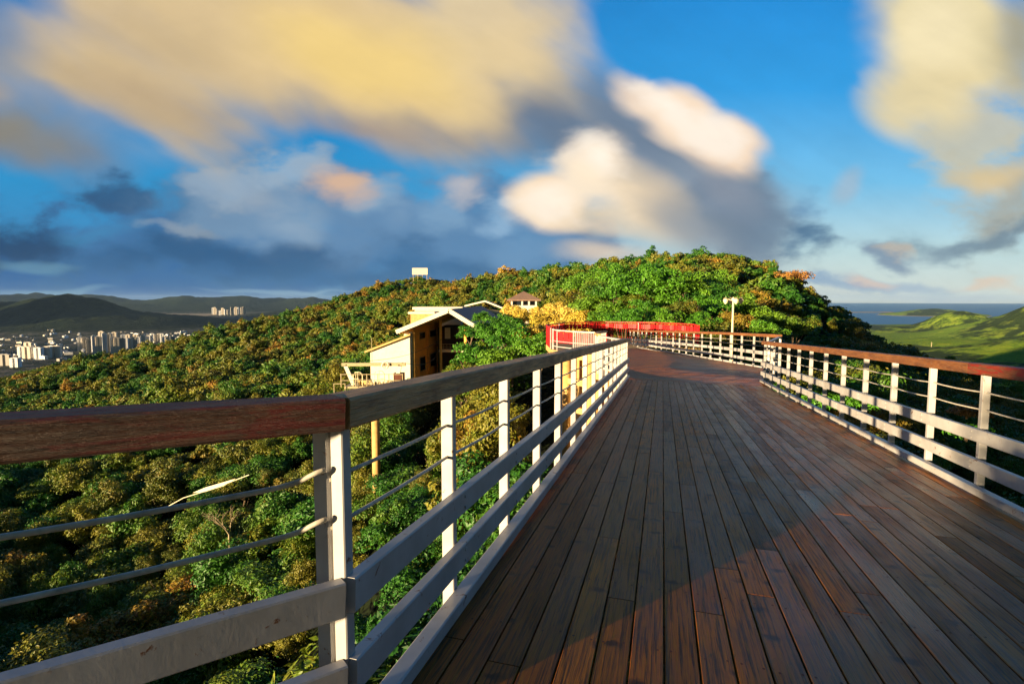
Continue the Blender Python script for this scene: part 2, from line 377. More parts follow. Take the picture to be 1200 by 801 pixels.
M['leaf_yellow'] = m_leaf('yellow_blossom_leaves', [(0, (.26, .28, .03)), (.35, (.58, .44, .06)), (1, (.80, .62, .14))])
M['leaf_orange'] = m_leaf('orange_brown_leaves', [(0, (.28, .13, .03)), (.6, (.38, .19, .04)), (1, (.30, .12, .03))])
M['bark'] = m_simple('tree_bark', '#6e5d48', .9, .4, 8)
M['bark_pale'] = m_simple('pale_bark', '#b8a689', .85, .3, 8)
M['plaster'] = m_simple('white_plaster', '#dfd8c6', .8, .12, 2)
M['ochre'] = m_simple('ochre_bounce_render', '#f8bc58', .8, .2, 2)  # ochre brightened to stand in for warm light bounced onto the shaded wall
M['ochre2'] = m_simple('yellow_painted_concrete', '#c9a566', .8, .25, 3)
M['roof_shade_blue'] = m_simple('shade_blue_roof_tiles', '#2c3044', .6, .3, 5)  # blue stands for the shade on the slope turned from the sun
M['roof_brown'] = m_simple('brown_roof_tiles', '#8a7060', .8, .25, 5)
M['dark'] = m_simple('dark_opening', '#120c08', .5, .2, 3)
M['darkwood'] = m_simple('dark_timber', '#3a2214', .7, .3, 4)
M['red'] = m_simple('red_fabric', '#c8141a', .6, .25, 2)
M['redpaint'] = m_simple('red_paint', '#b3151a', .5, .2, 4)
M['glass'] = m_simple('window_glass', '#1c2630', .15, .1, 3)
M['lantern'] = m_simple('cream_lantern', '#f0e2bc', .4, .15, 12)
M['metal'] = m_simple('cream_painted_steel', '#a89a76', .5, .25, 8)
M['rust'] = m_simple('rusty_steel', '#5b2e1c', .8, .4, 12)
M['tarp'] = m_simple('pale_sheet', '#efe6c8', .6, .05, 3)

# ------------------------------------------------------------------ deck geometry
AZ = R(15.45); DIR = Vector((sin(AZ), cos(AZ), 0)); PERP = Vector((cos(AZ), -sin(AZ), 0))
def st_of(x, y): return x * DIR.x + y * DIR.y, x * PERP.x + y * PERP.y
def sstep(x): x = min(max(x, 0), 1); return x * x * (3 - 2 * x)
def deck_z_xy(x, y):
    s, t = st_of(x, y)
    zn = -(1.413 + .0132 * t) - .0572 * s
    zf = -2.31 - .05 * (y - 18.5)
    k = sstep((s - 15.5) / 4.5); return zn * (1 - k) + zf * k
def P(s, t, h=0.0):
    x = s * DIR.x + t * PERP.x; y = s * DIR.y + t * PERP.y
    return Vector((x, y, deck_z_xy(x, y) + h))
LPOLY = [(3.45, 16.2), (3.0, 18.7), (3.4, 22.0), (4.2, 26.0), (5.3, 30.6)]      # left edge beyond the straight part
RPOLY = [(7.2, 15.5), (8.55, 17.4), (8.6, 22), (8.5, 30), (8.3, 38.5)]           # right edge beyond the straight part
def build_deck():
    vs, fs, pl, uvs = [], [], [], []
    def plank(c0, c1, ext, wd, rnd):
        """plank from c0 to c1 (s,t points), laid along its own axis"""
        (s0, t0), (s1, t1) = c0, c1; L = math.hypot(s1 - s0, t1 - t0)
        if L < .05: return
        ax = Vector(((s1 - s0) / L, (t1 - t0) / L)); nx = Vector((-ax.y, ax.x)); g_ = .0035; dz = rnd[0] * .0016
        b_ = .0035; nseg = max(1, int(L / 1.0)); base = len(vs)
        prof = [(-wd / 2 + g_, -.03), (-wd / 2 + g_, -b_), (-wd / 2 + g_ + b_, 0), (wd / 2 - g_ - b_, 0), (wd / 2 - g_, -b_), (wd / 2 - g_, -.03)]
        for i in range(nseg + 1):
            u = .003 + (L - .006) * i / nseg
            for v, z in prof:
                q = Vector((s0, t0)) + ax * u + nx * v
                p = P(q.x, q.y, z + dz); vs.append(tuple(p))
        n = 6
        for i in range(nseg):
            for k in range(5):
                a = base + i * n + k; fs.append((a, a + 1, a + n + 1, a + n)); pl.append(rnd)
                uvs.extend([(L * i / nseg, prof[k][0]), (L * i / nseg, prof[k + 1][0]), (L * (i + 1) / nseg, prof[k + 1][0]), (L * (i + 1) / nseg, prof[k][0])])
        for base2, rev in ((base, False), (base + nseg * n, True)):
            f = tuple(base2 + k for k in range(6)); fs.append(f if rev else f[::-1]); pl.append(rnd)
            uvs.extend([(0, prof[k][0]) for k in range(6)])
    wd = .145; t = -.99 + wd / 2 + .01
    rows = []
    tt = t
    while tt < 2.85: rows.append(tt); tt += wd
    tt = t - wd
    while tt > -3.6: rows.append(tt); tt -= wd
    for tc in rows:
        smax = 16.1 if tc > -1.0 else 1.45 - (-1.0 - tc) * .92
        s = -4 + random.random() * 2.5
        while s < smax:
            L = random.choice((2.4, 3.0, 3.6, 4.2)); e = min(s + L, smax)
            if smax - e < .5: e = smax
            plank((s, tc), (e, tc), 0, wd, (random.random(), random.random(), random.random())); s = e
    # beyond the straight part the boards run across the walk and fan round the bend
    def tl(s):
        pts = [st_of(*p) for p in LPOLY]
        for (a, b), (c, d) in zip(pts, pts[1:]):
            if a <= s <= c: return b + (d - b) * (s - a) / (c - a)
        return pts[0][1] if s < pts[0][0] else pts[-1][1]
    def tr(s):
        pts = [st_of(*p) for p in RPOLY]
        for (a, b), (c, d) in zip(pts, pts[1:]):
            if a <= s <= c: return b + (d - b) * (s - a) / (c - a)
        return pts[0][1] if s < pts[0][0] else pts[-1][1]
    s = 16.1 + wd / 2 + .01
    while s < 40:
        a, b = tl(s), tr(s); sh = random.random() * 1.5
        x = a; first = True
        while x < b - .02:
            e = min(b, x + (1.0 + sh if first else 3.0)); first = False
            if b - e < .4: e = b
            plank((s, x), (s, e), 0, wd, (random.random(), random.random(), random.random())); x = e
        s += wd
    me = bpy.data.meshes.new('boardwalk_deck'); me.from_pydata(vs, [], fs); me.update()
    at_ = me.attributes.new('plank', 'FLOAT_VECTOR', 'FACE'); at_.data.foreach_set('vector', [c for r in pl for c in r])
    ul = me.uv_layers.new(name='uv'); ul.data.foreach_set('uv', [c for u in uvs for c in u])
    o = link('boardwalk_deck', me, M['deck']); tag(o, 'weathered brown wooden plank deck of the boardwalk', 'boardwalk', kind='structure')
    # joists and fascia below
    b = MB()
    for t_ in (-.8, .9, 2.5): b.beam(P(-4, t_, -.13), P(16, t_, -.13), .1, .19)
    for s_ in range(-3, 17): b.beam(P(s_, -.95, -.32), P(s_, 2.8, -.32), .08, .16)
    for q in zip(RPOLY, RPOLY[1:]):
        (x0, y0), (x1, y1) = q; b.beam((x0 - .1, y0, deck_z_xy(x0, y0) - .18), (x1 - .1, y1, deck_z_xy(x1, y1) - .18), .1, .28)
    for q in zip(LPOLY, LPOLY[1:]):
        (x0, y0), (x1, y1) = q; b.beam((x0 + .1, y0, deck_z_xy(x0, y0) - .18), (x1 + .1, y1, deck_z_xy(x1, y1) - .18), .1, .28)
    j = b.build('deck_joists', M['darkwood']); tag(j, 'dark timber joists carrying the boardwalk planks', 'joists', kind='structure')
    # screws
    b = MB()
    for tc in rows:
        if tc < -1.2: continue
        for k in range(26):
            s_ = .6 + k * .6
            for dv in (-.045, .045):
                c = P(s_ + random.uniform(-.012, .012), tc + dv + random.uniform(-.005, .005), .0022); r_ = .0062
                b.add([c + Vector((r_ * cos(i * pi / 3), r_ * sin(i * pi / 3), 0)) for i in range(6)], [tuple(range(6))])
    n_ = b.build('deck_screws', M['rust'], o)
build_deck()

# ------------------------------------------------------------------ railings
def uv_beam(name, p, q, wd, ht, m, parent, bev=.006, wob=0.0):
    """bar with lengthwise uv so the grain follows it; slightly uneven"""
    p = Vector(p); q = Vector(q); L = (q - p).length; n = max(1, int(L / .25)); d = (q - p).normalized()
    r = d.cross(Vector((0, 0, 1))).normalized(); u = r.cross(d)
    a, b = wd / 2, ht / 2
    prof = [(-a + bev, -b), (a - bev, -b), (a, -b + bev), (a, b - bev), (a - bev, b), (-a + bev, b), (-a, b - bev), (-a, -b + bev)]
    k = len(prof); per = [0]
    for i in range(k): per.append(per[-1] + math.hypot(prof[(i + 1) % k][0] - prof[i][0], prof[(i + 1) % k][1] - prof[i][1]))
    vs, fs, uvs = [], [], []; o_ = random.random() * 40
    for i in range(n + 1):
        c = p + d * (L * i / n)
        for x, z in prof: vs.append(tuple(c + r * (x + random.uniform(-wob, wob)) + u * (z + random.uniform(-wob, wob))))
    for i in range(n):
        for j in range(k):
            j2 = (j + 1) % k; fs.append((i * k + j, (i + 1) * k + j, (i + 1) * k + j2, i * k + j2))
            uvs += [(o_ + L * i / n, per[j]), (o_ + L * (i + 1) / n, per[j]), (o_ + L * (i + 1) / n, per[j + 1]), (o_ + L * i / n, per[j + 1])]
    for f in (tuple(range(k)), tuple(range(n * k, n * k + k))[::-1]):
        fs.append(f); uvs += [(o_ + .01 * prof[j % k][0], per[j % k]) for j in range(k)]
    me = bpy.data.meshes.new(name); me.from_pydata(vs, [], fs); me.update()
    ul = me.uv_layers.new(name='uv'); ul.data.foreach_set('uv', [c for w_ in uvs for c in w_])
    return link(name, me, m, parent)
HT = 1.18
def post(parent, p, d, nrm, double=False, h=1.08, size=(.05, .062), bevel=.004):
    """p foot on the deck edge, d along the rail, nrm outward"""
    def one(off):
        b = MB(); c = Vector(p) + nrm * (size[1] / 2 + .004) + d * off
        b.beam(c + Vector((0, 0, -.22)), c + Vector((0, 0, h)), size[1] , size[0], bevel, up=tuple(d))
        return b.build('post', M['white'], parent)
    if double: one(-.028); one(.028)
    else: one(0)
def railing_run(parent, A, B, nrm, posts, caps, inner_off=0.0, doubles=(), cable_off=.035):
    """straight run from A to B (deck-level points); nrm points outward; posts = positions along; caps = [(u0,u1,material)]"""
    A = Vector(A); B = Vector(B); D = B - A; L = D.length; d = D / L
    ins = -nrm
    for u in posts: post(parent, A + d * u, d, nrm, u in doubles)
    for h0, hh, nm in ((.475, .115, 'middle_rail'), (.20, .115, 'lower_rail')):
        b = MB(); c = ins * .026 + Vector((0, 0, h0 + hh / 2)); b.beam(A + c, B + c, .05, hh, .005)
        for u in posts:
            if (A + d * u).length > 14: continue
            for dz in (-.028, .028):
                e = A + d * u + c + ins * .025 + Vector((0, 0, dz)); b.tube([e, e + ins * .006], .009, 6)
        b.build(nm, M['white'], parent)
    b = MB(); c = ins * .03 + Vector((0, 0, .035)); b.beam(A + c, B + c, .075, .07, .006); b.build('kick_rail', M['white'], parent)
    for u0, u1, m in caps:
        c = nrm * .012 + Vector((0, 0, HT - .05)); uv_beam('handrail', A + d * u0 + c, A + d * u1 + c, .13, .1, m, parent, .008, .0012)
    for h in (.92, .76):
        b = MB(); pts = []
        n = max(2, int(L / .25))
        for i in range(n + 1):
            u = L * i / n; near = min((abs(u - q) for q in posts), default=1)
            sag = -.012 * min(near * 2, 1) ** .5
            pts.append(A + d * u + nrm * (cable_off) + Vector((0, 0, h + sag)))
        b.tube(pts, .0075, 8); b.build('cable', M['steel'], parent, True)

NR = PERP; NL = -PERP
# right railing
rr = empty('railing', P(10, 2.79)); rr.location = (0, 0, 0)
tag(rr, 'white metal railing with orange brown wooden handrail along the right edge', 'railing')
pr = [5.87 + i * 1.0 for i in range(-6, 12)]
s0 = -4.0; A_ = P(s0, 2.79); B_ = P(16.95, 2.79)
railing_run(rr, A_, B_, NR, [p - s0 for p in pr], [(0, 5.75 - s0 + .25, M['cap_red']), (6.003 - s0, 10.9 - s0, M['cap_warm']), (10.903 - s0, 16.98 - s0, M['cap_warm'])], doubles=())
# left railing: straight run and the flared near part
lr = empty('railing'); tag(lr, 'white metal railing with grey brown wooden handrail, bending outward nearest the camera', 'railing')
pl_ = [1.516 + i * 1.0 for i in range(16)]
A_ = P(1.50, -.99); B_ = P(16.6, -.99)
ps_ = [p - 1.5 for p in pl_]
railing_run(lr, A_, B_, NL, ps_[1:], [(-.01, 3.6, M['cap_grey']), (3.604, 8.6, M['cap_grey']), (8.604, 15.12, M['cap_grey'])], doubles=(ps_[3 + 1],))
sd_ = Vector((-.77, -.635, 0)).normalized()
L2 = 4.0
B2 = A_ + sd_ * L2; B2.z = deck_z_xy(B2.x, B2.y)
nl2 = Vector((sd_.y, -sd_.x, 0)) * 1.0
if nl2.dot(Vector((-1, 1, 0))) < 0: nl2 = -nl2
# near run without cables at the bend: the bars there are bent round bars
def near_run():
    A = A_.copy(); B = B2; d = (B - A).normalized(); ins = -nl2
    for h0, hh, nm in ((.475, .115, 'middle_rail'), (.20, .115, 'lower_rail')):
        b = MB(); c = ins * .026 + Vector((0, 0, h0 + hh / 2)); b.beam(A + c + d * .008, B + c, .05, hh, .005); b.build(nm, M['white'], lr)
    b = MB(); c = ins * .03 + Vector((0, 0, .035)); b.beam(A + c, B + c, .075, .07, .006); b.build('kick_rail', M['white'], lr)
    c = nl2 * .012 + Vector((0, 0, HT - .05)); uv_beam('handrail', A + c + d * -.005, A + d * 2.6 + c, .13, .1, M['cap_red'], lr, .008, .0015)
    uv_beam('handrail', A + d * 2.604 + c, B + c, .13, .1, M['cap_red'], lr, .008, .0015)
    for u in (1.0, 2.0, 3.0): post(lr, A + d * u, d, nl2)
    for h in (.93, .77):
        st_ = A + Vector((0, 0, h + .02)) + NL * .03 - DIR * .028
        pts = [st_, st_ + d * .03 + Vector((0, 0, -.006)), st_ + d * .07 + nl2 * .03 + Vector((0, 0, -.035)), st_ + d * .12 + nl2 * .05 + Vector((0, 0, -.05)), st_ + d * .2 + nl2 * .055 + Vector((0, 0, -.055))]
        pts += [st_ + d * (.2 + k * .3) + nl2 * (.055) + Vector((0, 0, -.055 - .012 * math.sin(k))) for k in range(1, 12)]
        # smooth the bend
        sm = []
        for i in range(len(pts) - 1):
            for q in range(3): sm.append(pts[i].lerp(pts[i + 1], q / 3))
        sm.append(pts[-1])
        for _ in range(2): sm = [sm[0]] + [(sm[i - 1] + sm[i] * 2 + sm[i + 1]) / 4 for i in range(1, len(sm) - 1)] + [sm[-1]]
        b = MB(); b.tube(sm, .0082, 10); b.build('bent_bar', M['steel'], lr, True)
near_run()
# the joint post at the bend is two bars side by side
for off, sz in ((-.030, .056), (.030, .045)):
    b = MB(); c = A_ + NL * (.034 - off) + DIR * .02
    b.beam(c + Vector((0, 0, -.22)), c + Vector((0, 0, 1.08)), sz, .05, .004, up=tuple(DIR)); b.build('post', M['white'], lr)
# cap joint sits over the post
# left railing past the straight part
def far_run(parent, pts, nrm_sign, spacing, capm, start=0.0, cap=True, doubles=()):
    acc = start
    for i, ((x0, y0), (x1, y1)) in enumerate(zip(pts, pts[1:])):
        A = Vector((x0, y0, deck_z_xy(x0, y0))); B = Vector((x1, y1, deck_z_xy(x1, y1)))
        d = (B - A).normalized(); n = Vector((d.y, -d.x, 0)).normalized() * nrm_sign; L = (B - A).length
        ps = []; u = acc
        while u < L: ps.append(u); u += spacing
        acc = u - L
        railing_run(parent, A, B, n, ps, [(0.0, L, capm)] if cap else [], doubles=())
fl = empty('railing'); tag(fl, 'white railing section curving away left beyond the end of the near left railing', 'railing')
far_run(fl, LPOLY[0:2], -1, .9, M['cap_grey'], .3, cap=False)
b = MB()
for (x0, y0), (x1, y1) in zip(LPOLY[0:1], LPOLY[1:2]): b.beam((x0, y0, deck_z_xy(x0, y0) + 1.1), (x1, y1, deck_z_xy(x1, y1) + 1.1), .09, .05)
b.build('top_rail', M['white'], fl)
far_run(fl, LPOLY[1:], -1, 1.05, M['cap_grey'], .2)
fr = empty('railing'); tag(fr, 'far white railing with orange wooden handrail, running behind the lamp post', 'railing')
far_run(fr, RPOLY[1:], 1, 1.06, M['cap_warm'], .9)
far_run(fr, RPOLY[0:2], 1, .9, M['cap_warm'], .45, cap=False)
b = MB(); (x0, y0), (x1, y1) = RPOLY[0], RPOLY[1]
b.beam((x0, y0, deck_z_xy(x0, y0) + 1.1), (x1, y1, deck_z_xy(x1, y1) + 1.1), .09, .04); b.build('top_rail', M['white'], fr)
def foot(x, y): return Vector((x, y, deck_z_xy(x, y)))
# small hook of wire on a right-hand post
b = MB(); c = P(6.95, 2.86, .34)
b.tube([c + DIR * a + Vector((0, 0, z)) for a, z in ((-.03, .03), (0, .05), (.03, .04), (.045, 0), (.045, -.03))], .005, 6); b.build('wire_hook', M['steel'], rr, True)
b = MB(); b.box(c + DIR * .047 + Vector((0, 0, -.045)), (.022, .022, .03)); b.build('hook_clip', M['white'], rr)

# ------------------------------------------------------------------ lamp post
def lamp():
    p = at(857, 427, 21.4); x, y = p.x, p.y; z = deck_z_xy(x, y); r = empty('lamp_post', (x, y, z))
    tag(r, 'slim cream lamp post with a cluster of ornate lanterns at the far railing', 'lamp post')
    H = -(347 - 351) / F * y - z - .08
    H = (351 - 352) / F * y - z
    MB().tube([(0, 0, 0), (0, 0, .12), (0, 0, .14), (0, 0, H)], [.075, .07, .045, .036], 12).build('pole', M['lantern'], r, True)
    MB().tube([(-.30, 0, H - .02), (-.22, 0, H + .05), (-.1, 0, H + .02), (0, 0, H), (.1, 0, H + .02), (.22, 0, H + .05), (.30, 0, H - .02)], .022, 8).build('arm', M['lantern'], r, True)
    MB().tube([(0, -.26, H - .02), (0, -.18, H + .05), (0, 0, H), (0, .18, H + .05), (0, .26, H - .02)], .022, 8).build('arm', M['lantern'], r, True)
    MB().tube([(0, 0, H), (0, 0, H + .05), (0, 0, H + .09), (0, 0, H + .14)], [.05, .07, .05, .01], 10).build('finial', M['lantern'], r, True)
    for dx, dy in ((-.30, 0), (.30, 0), (0, -.26), (0, .26)):
        l = MB().tube([(dx, dy, H + .09), (dx, dy, H + .05), (dx, dy, H), (dx, dy, H - .10), (dx, dy, H - .14)], [.02, .085, .10, .06, .02], 8).build('lantern', M['lantern'], r)
        MB().tube([(dx, dy, H + .13), (dx, dy, H + .115), (dx, dy, H + .075)], [.01, .04, .105], 8).build('lantern_cap', M['metal'], l)
lamp()

# ------------------------------------------------------------------ round lookout platform with red banners
PC = Vector((8.0, 38.0)); ZP = -3.08
def plat():
    outline = [(2.5, 34.2), (3.6, 31.9), (5.3, 30.5), (8.4, 31.0), (8.5, 36.5), (13.0, 37.5), (13.6, 40.5), (11.5, 44), (7.5, 45.5), (4.0, 43.0), (2.4, 38.5)]
    pr_ = empty('lookout_platform'); tag(pr_, 'round concrete lookout platform on yellow columns at the end of the boardwalk', 'platform')
    MB().poly(outline, ZP - .42, ZP - .06).build('slab', M['ochre2'], pr_)
    for x, y in ((3.4, 33.6), (4.6, 31.9), (3.3, 37.5), (6.5, 32.5), (6.2, 42)):
        MB().tube([(x, y, ZP - .42), (x, y, ZP - 9)], .26, 14).build('column', M['ochre2'], pr_, True)
    for z in (-1.9, -3.6):
        MB().beam((3.4, 33.6, ZP + z), (4.6, 31.9, ZP + z), .25, .35).beam((4.6, 31.9, ZP + z), (6.5, 32.5, ZP + z), .25, .35).build('tie_beam', M['ochre2'], pr_)
    MB().poly([(4.3, 34.3), (5.6, 32.9), (8.3, 33.2), (8.3, 41), (4.3, 41)], ZP - 9, ZP - .42).build('retaining_wall', M['ochre2'], pr_)
    for x, y in ((4.6, 34.0), (5.3, 33.2)):
        pass
    # white picket fence on the near side
    fp = empty('picket_fence'); tag(fp, 'white picket guard fence on the near edge of the red platform', 'fence')
    arc = [Vector((2.55, 34.2, ZP)), Vector((2.75, 33.3, ZP)), Vector((3.6, 31.95, ZP)), Vector((4.4, 31.2, ZP)), Vector((5.3, 30.6, ZP))]
    for h, wd in ((1.22, .07), (.22, .05), (.55, .03)):
        b = MB()
        for a, c in zip(arc, arc[1:]): b.beam(a + Vector((0, 0, h)), c + Vector((0, 0, h)), .05, wd)
        b.build('rail', M['white'], fp)
    rb0 = empty('banner_railing'); tag(rb0, 'red fabric strips tied behind the white pickets on the near left rim', 'banner')
    for a, c in zip(arc, arc[1:]):
        n = max(2, int((c - a).length / .4)); b = MB(); off = Vector((.07, .09, 0))
        for i in range(n): b.beam(a.lerp(c, (i + .06) / n) + off + Vector((0, 0, .78)), a.lerp(c, (i + .94) / n) + off + Vector((0, 0, .78 + .02 * (i % 3))), .012, .66)
        b.build('banner', M['red'], rb0)
    for a, c in zip(arc[2:], arc[3:]):
        n = int((c - a).length / .13)
        for i in range(n): p = a.lerp(c, i / n); MB().box((p.x, p.y, ZP + .72), (.045, .045, 1.0)).build('picket', M['white'], fp)
    for p in (arc[0], arc[1], arc[2], arc[0].lerp(arc[1], .12)): MB().box((p.x, p.y, ZP + .63), (.06, .06, 1.3)).build('fence_post', M['white'], fp)
    # red banner railing round the far side
    rb = empty('banner_railing'); tag(rb, 'red fabric banner railing round the far rim of the lookout platform', 'railing')
    far = [Vector((2.45, 34.6, ZP)), Vector((2.4, 38.3, ZP)), Vector((4.1, 42.3, ZP)), Vector((7.5, 44.0, ZP)), Vector((11.2, 42.6, ZP)), Vector((13.2, 39.6, ZP)), Vector((12.9, 37.6, ZP))]
    for a, c in zip(far, far[1:]):
        b = MB(); n = max(3, int((c - a).length / .35)); L_ = (c - a); nn_ = Vector((L_.y, -L_.x, 0)).normalized()
        for i in range(n):
            p, q = a.lerp(c, (i + .04) / n), a.lerp(c, (i + .93) / n); o1, o2 = .05 * sin(i * 2.1), .05 * sin((i + 1) * 2.1)
            b.beam(p + nn_ * o1 + Vector((0, 0, .98 + .02 * sin(i * 1.3))), q + nn_ * o2 + Vector((0, 0, .98 + .02 * sin(i * 1.3 + 1.3))), .012, .36)
        b.build('banner', M['red'], rb)
        b = MB(); n = int(L_.length / .16)
        for i in range(n): p = a.lerp(c, i / n); b.box((p.x, p.y, ZP + .62), (.03, .03, 1.24))
        b.build('bars', M['redpaint'], rb)
        MB().beam(a + Vector((0, 0, 1.3)), c + Vector((0, 0, 1.3)), .07, .07).build('top_rail', M['redpaint'], rb)
        L = (c - a).length; k = max(1, int(L / 1.3))
        for i in range(k + 1):
            p = a.lerp(c, i / k); MB().box((p.x, p.y, ZP + .64), (.06, .06, 1.32)).build('post', M['redpaint'] if i % 2 else M['white'], rb)
plat()

# ------------------------------------------------------------------ terrain
SEA = -250.0
CTRL = [(200,801,32),(0,700,45),(300,700,36),(100,600,60),(300,600,52),(0,520,90),(200,500,82),(400,480,72),(330,440,110),(0,440,250),(100,425,330),(180,408,300),(240,388,265),(300,373,252),(380,364,262),(430,348,270),(460,330,285),(490,322,300),(512,330,290),(540,330,262),(600,314,232),(650,316,212),(700,311,202),(750,305,192),(800,306,184),(850,306,180),(900,314,168),(940,334,150),(984,359,130),(1034,390,110),(1080,410,96),(1120,426,84),(1170,470,76),
 (150,450,170),(60,470,150),(450,400,150),(380,400,170),(300,410,175),(520,350,190),
 (560,388,64),(512,462,64),(500,452,74),(600,470,40),(560,600,24),(500,700,18),(450,560,32),(300,790,24),(100,790,30),(640,384,62),(620,356,105),(600,386,60),(660,360,90),
 (740,372,85),(700,345,120),(800,350,115),(900,360,110),(850,390,75),(950,400,62),
 (1000,520,34),(1100,580,26),(1180,620,22),(1180,520,45),(1000,455,62),(950,425,78),(1000,395,105),(1050,430,80),(1120,455,65),(900,400,85),
 (700,500,22)]
pts = []
for px, py, D in CTRL:
    p = at(px, py, D); pts.append((p.x, p.y, p.z - 5.2))
for x, y, z in [(2, 8, -7.5), (1, 0, -6.5), (0, -15, -6), (2, -60, -4), (5, -140, -12), (-40, -60, -30), (-12, -4, -13), (-30, 5, -25), (-102, 2, -21), (-58, -32, -16.5), (-150, 8, -33), (-200, 0, -40), (-200, 80, -62), (-330, 20, -90), (-330, -200, -95), (-120, -200, -60), (10, -350, -50), (150, -200, -60), (12, 4, -11), (25, 0, -26), (60, 0, -46), (160, 20, -70), (300, 100, -90), (180, 80, -50), (250, 250, -60), (330, 0, -100), (0, 400, -30), (100, 380, -30), (200, 400, -60), (-100, 420, -40), (-250, 400, -80), (6, 30, -9), (4, 20, -8.5), (60, 300, -14), (150, 190, -50), (112, 205, -34), (130, 150, -38), (92, 122, -24), (200, 290, -70), (75, 95, -17), (70, 75, -19), (110, 110, -30), (-330, 320, -75)]:  # includes an unseen ridge raised behind left to shade the lower left slope
    pts.append((x, y, z))
pts = np.array(pts, float)
def tps(P_, Q_):
    d2 = ((P_[:, None, :] - Q_[None, :, :]) ** 2).sum(-1); return np.where(d2 > 1e-9, .5 * d2 * np.log(np.maximum(d2, 1e-9)), 0)
SC = 100.0
Pc = pts[:, :2] / SC; n_ = len(Pc)
Kc = tps(Pc, Pc) + np.eye(n_) * 2e-3
Pm = np.c_[np.ones(n_), Pc]; Am = np.block([[Kc, Pm], [Pm.T, np.zeros((3, 3))]])
sol = np.linalg.solve(Am, np.r_[pts[:, 2], 0, 0, 0])
def near_h(x, y):
    Q = np.c_[x, y] / SC; out = np.empty(len(Q))
    for i in range(0, len(Q), 20000):
        q = Q[i:i + 20000]; out[i:i + 20000] = tps(q, Pc) @ sol[:n_] + np.c_[np.ones(len(q)), q] @ sol[n_:]
    return out
def hash2(ix, iy, s):
    v = np.sin(ix * 127.1 + iy * 311.7 + s * 74.7) * 43758.5453; return v - np.floor(v)
def vnoise(x, y, s=0):
    ix, iy = np.floor(x), np.floor(y); fx, fy = x - ix, y - iy; fx = fx * fx * (3 - 2 * fx); fy = fy * fy * (3 - 2 * fy)
    a, b, c, d = hash2(ix, iy, s), hash2(ix + 1, iy, s), hash2(ix, iy + 1, s), hash2(ix + 1, iy + 1, s)
    return a + (b - a) * fx + (c - a) * fy + (a - b - c + d) * fx * fy
def fbm(x, y, o=5, s=0):
    r = 0; a = .5
    for i in range(o): r = r + a * vnoise(x, y, s + i); x, y, a = x * 2.03, y * 2.03, a * .5
    return r
def hillf(x, y, px, py, D, sx, sy, rz=0.0):
    """summit seen at (px,py) at distance D: a rounded hill on the plain"""
    p = at(px, py, D); c, s = cos(rz), sin(rz); dx, dy = x - p.x, y - p.y
    u, v = (dx * c + dy * s) / sx, (-dx * s + dy * c) / sy
    return (p.z - SEA) * np.exp(-(u * u + v * v))
def far_h(x, y):
    r = np.hypot(x, y); az = x / np.maximum(y, 1)
    base = np.full_like(x, 3.0)
    water = ((az > .45) & (y > 0)) * np.clip((y - 5600 - 900 * (fbm(x / 900, y / 900, 4, 3) - .5) * 2) / 600, 0, 1)
    hs = []
    for a in [(0, 350, 5200, 1500, 700), (70, 349, 5000, 700, 900), (110, 362, 4700, 800, 600), (190, 364, 5300, 900, 600), (-150, 345, 5200, 1500, 900),
              (0, 345, 12500, 3500, 1500), (120, 346, 13500, 3000, 1500), (230, 348, 12500, 2500, 1500), (330, 346, 13500, 2500, 1500), (420, 344, 9500, 1000, 1500), (520, 342, 10500, 1500, 1500), (-200, 340, 12000, 4000, 1500),
              (158, 401, 1500, 75, 150), (640, 348, 11000, 2500, 1500),
              (1285, 338, 2900, 400, 650), (1330, 374, 1900, 380, 600), (1130, 358, 3900, 200, 360), (1185, 376, 3300, 260, 420), (1058, 381, 4200, 330, 330), (1150, 392, 2500, 380, 500),
              (1092, 359, 8800, 520, 500), (1225, 361, 5200, 450, 600), (1230, 412, 1300, 260, 400), (1090, 402, 2500, 420, 450)]:
        hs.append(hillf(x, y, *a))
    # added unseen ridges left of the picture that keep the evening sun off the valley hills
    for X0, Y0, top_, sa, sb_ in ((-6900, 3300, 330, 700, 520), (-5350, 3250, 300, 520, 430), (-3420, 1560, -20, 230, 120)):
        u = ((x - X0) * .788 + (y - Y0) * .616) / (sa if False else 420); v = ((x - X0) * .616 - (y - Y0) * .788) / sb_
        hs.append((top_ - SEA) * np.exp(-(u * u + v ** 4)))
    H = np.array(hs); H = (np.sum(H ** 3, 0)) ** (1 / 3.)
    H = H * (1 + .8 * (fbm(x / 800, y / 800, 6, 11) - .5)) + 0
    rid = np.abs(fbm(x / 420, y / 420, 5, 5) - .5) * 2
    H = H - np.minimum(H * .45, 90) * (1 - rid) * .8 + np.minimum(H * .06, 12) * 0
    z = SEA + base + H
    z = np.where(water > 0, np.minimum(z, SEA + 2 + H * 1.0) - 14 * water * (H < 14), z)
    spit = (y > 10500) & (y < 11200) & (az > .55) & (az < .70)
    z = np.where(spit, SEA + 5, z)
    return z
def ground(x, y):
    x = np.atleast_1d(np.asarray(x, float)); y = np.atleast_1d(np.asarray(y, float)); r = np.hypot(x, y)
    out = np.empty_like(x)
    k = np.clip((r - 330) / 900, 0, 1); k = k * k * (3 - 2 * k)
    rr_ = np.maximum(r, 1e-6); sc_ = np.minimum(r, 420) / rr_
    nh = near_h(x * sc_, y * sc_) - np.maximum(r - 420, 0) * .16
    nh = nh + (fbm(x / 26, y / 26, 3, 21) - .5) * 2.2 * np.clip((r - 15) / 40, 0, 1)
    fh = far_h(x, y)
    nh = np.maximum(nh, SEA + 2)
    return nh * (1 - k) + fh * k
